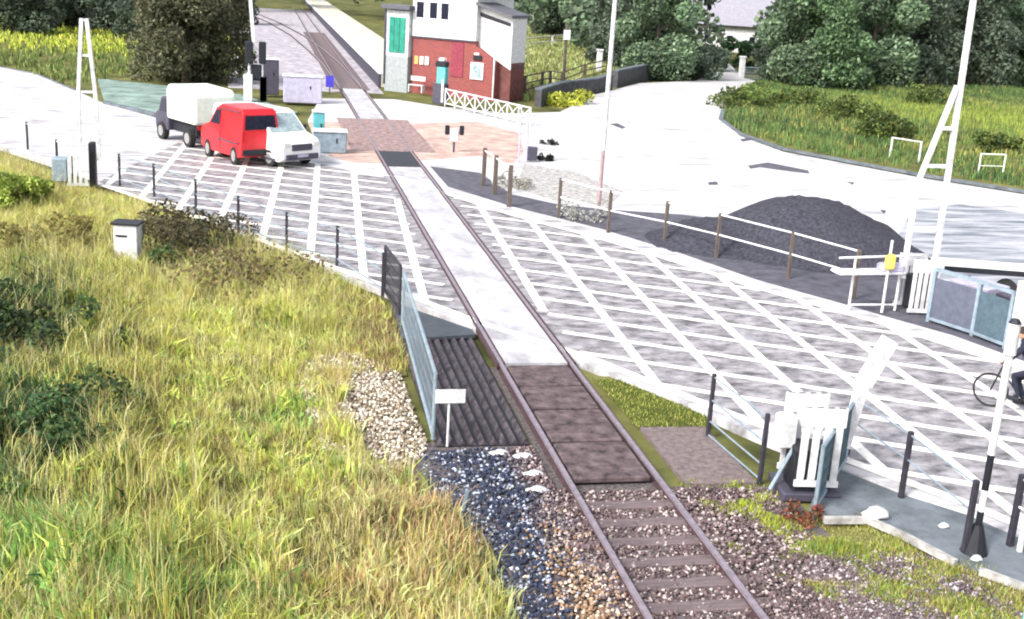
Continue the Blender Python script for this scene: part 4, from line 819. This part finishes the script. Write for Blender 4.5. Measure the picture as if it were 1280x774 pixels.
# pale box truck
P = (G(204, 178)+G(256, 190))/2+Vector((.3, 1.3, 0)); t = thing('box_truck', 'truck with pale rounded box body and dark chassis ahead of the red van', 'truck', P+Vector((.15, 0, 0)), rz_road)
MB().side([(-.9, 1.0), (-.9, 2.3), (-.7, 2.5), (1.6, 2.45), (1.8, 2.25), (1.8, 1.0)], -.95, .95).build('box_body', M['cream'], t, bevel=.12)
MB().side([(-2.2, .45), (-2.25, 1.1), (-1.9, 1.25), (-1.6, 1.85), (-.95, 1.95), (-.95, .45)], -.85, .85).build('cab', M['dgrey'], t, bevel=.06); MB().box((.1, 0, .7), (3.8, 1.3, .45), bev=.04).build('chassis', M['black'], t)
MB().box((1.82, 0, .75), (.08, 1.8, .35), bev=.02).build('tailboard', M['black'], t)
sidequad([(-1.75, 1.25), (-1.5, 1.75), (-1.1, 1.8), (-1.1, 1.25)], 1.7, 0, 1, 2, t, M['glass'], 'cab_window')
for s in (-1, 1): MB().box((1.85, s*.75, .9), (.06, .18, .15)).build('rear_light', M['redl'], t)
for x in (-1.55, 1.0):
    for s in (-.8, .8): wheel(t, x, s, .38, .24)

# ------------------------------------------------------------------ bicycle and rider at the right edge
P = G(1268, 516); hd = math.atan2(*reversed((G(1235, 508)-G(1283, 520)).to_2d()[:]))
bk = thing('bicycle', 'thin wheeled bicycle entering at the right edge behind the banded post', 'bicycle', P, hd)
def ringmesh(c, r, tr, n=28):
    m = MB(); k = 6; P = []
    for i in range(n):
        a = 2*math.pi*i/n
        for j in range(k): b = 2*math.pi*j/k; rr = r+tr*math.cos(b); P.append((c[0]+rr*math.cos(a), c[1]+tr*math.sin(b), c[2]+rr*math.sin(a)))
    m.add(P, [(i*k+j, ((i+1) % n)*k+j, ((i+1) % n)*k+(j+1) % k, i*k+(j+1) % k) for i in range(n) for j in range(k)]); return m
for x in (-.52, .52):
    w_ = ringmesh((x, 0, .35), .33, .022).build('wheel', M['tyre'], bk); m = MB()
    for i in range(12): a = i*math.pi/6; m.tube((x, 0, .35), (x+.32*math.cos(a), 0, .35+.32*math.sin(a)), .003, n=3)
    m.build('spokes', M['rim'], w_)
m = MB()
for a, b in (((-.52, 0, .35), (-.1, 0, .3)), ((-.1, 0, .3), (.36, 0, .78)), ((-.52, 0, .35), (-.2, 0, .82)), ((-.1, 0, .3), (-.22, 0, .9)), ((-.2, 0, .8), (.34, 0, .85)), ((.52, 0, .35), (.34, 0, .98))): m.tube(a, b, .018, n=8)
m.build('frame', M['black'], bk); MB().tube((.34, -.26, 1.0), (.34, .26, 1.0), .014).build('handlebar', M['black'], bk); MB().box((-.24, 0, .93), (.26, .14, .06), bev=.02).build('saddle', M['black'], bk); MB().tube((-.1, -.14, .3), (-.1, .14, .3), .02).build('pedal_axle', M['black'], bk)
def skinned(name, pts, edges, radii, mat, parent=None):
    me = bpy.data.meshes.new(name); me.from_pydata(pts, edges, []); me.materials.append(mat); o = bpy.data.objects.new(name, me); COL.objects.link(o); o.parent = parent
    s = o.modifiers.new('skin', 'SKIN'); me.skin_vertices or None
    for i, r_ in enumerate(radii): me.skin_vertices[0].data[i].radius = (r_, r_)
    me.skin_vertices[0].data[0].use_root = True; s.use_smooth_shade = True; u = o.modifiers.new('sub', 'SUBSURF'); u.levels = 2; u.render_levels = 2; return o
pts = [(-.24, 0, .98), (-.14, 0, 1.18), (0, 0, 1.38), (.06, 0, 1.47), (.09, 0, 1.53),
       (.02, .18, 1.38), (.17, .23, 1.16), (.32, .22, 1.03), (.02, -.18, 1.38), (.17, -.23, 1.16), (.32, -.22, 1.03),
       (-.2, .1, .94), (.12, .12, .78), (-.04, .14, .4), (-.2, -.1, .94), (.08, -.12, .66), (-.1, -.14, .26), (.06, .14, .37), (0, -.14, .23)]
ed = [(0, 1), (1, 2), (2, 3), (3, 4), (2, 5), (5, 6), (6, 7), (2, 8), (8, 9), (9, 10), (0, 11), (11, 12), (12, 13), (0, 14), (14, 15), (15, 16), (13, 17), (16, 18)]
rad = [.15, .14, .15, .065, .06, .075, .05, .04, .075, .05, .04, .1, .07, .045, .1, .07, .045, .035, .035]
ps = thing('person', 'cyclist in dark clothes riding in from the right edge', 'person', P, hd)
body = skinned('body', pts, ed, rad, M['jacket'], ps)
import bmesh
bm = bmesh.new(); bmesh.ops.create_uvsphere(bm, u_segments=20, v_segments=14, radius=1)
for v in bm.verts:
    x, y, z = v.co; v.co = Vector((.095*x*(1-.12*(z < -.3)), .075*y*(1-.15*(z < -.2)), .12*z))
    if x > .85 and abs(y) < .3 and -.25 < z < .15: v.co.x += .02
me = bpy.data.meshes.new('head'); bm.to_mesh(me); bm.free(); me.materials.append(M['skin']); me.shade_smooth(); hd_ = bpy.data.objects.new('head', me); COL.objects.link(hd_); hd_.parent = ps; hd_.location = (.12, 0, 1.63)
bm = bmesh.new(); bmesh.ops.create_uvsphere(bm, u_segments=20, v_segments=14, radius=1)
bmesh.ops.delete(bm, geom=[v for v in bm.verts if v.co.z < -.1 or (v.co.x > .6 and v.co.z < .35)], context='VERTS')
for v in bm.verts: v.co = Vector((.105*v.co.x-.008, .085*v.co.y, .13*v.co.z))
me = bpy.data.meshes.new('hair'); bm.to_mesh(me); bm.free(); me.materials.append(M['hair']); me.shade_smooth(); hr = bpy.data.objects.new('hair', me); COL.objects.link(hr); hr.parent = ps; hr.location = (.12, 0, 1.635)
for s in (-1, 1):
    for i in range(4): skinned('finger', [(.33, s*(.19+i*.022), 1.035), (.375, s*(.19+i*.022), 1.025), (.37, s*(.19+i*.022), .985)], [(0, 1), (1, 2)], [.01, .009, .008], M['skin'], ps)
    skinned('thumb', [(.325, s*.185, 1.03), (.345, s*.165, 1.0), (.36, s*.16, .98)], [(0, 1), (1, 2)], [.011, .01, .009], M['skin'], ps)
    MB().box((.04+(.0 if s > 0 else -.06), s*.14, .33 if s > 0 else .19), (.25, .09, .08), bev=.025).build('shoe', M['black'], ps)
# parasite protos without a label would be wrong: nothing left unlabelled
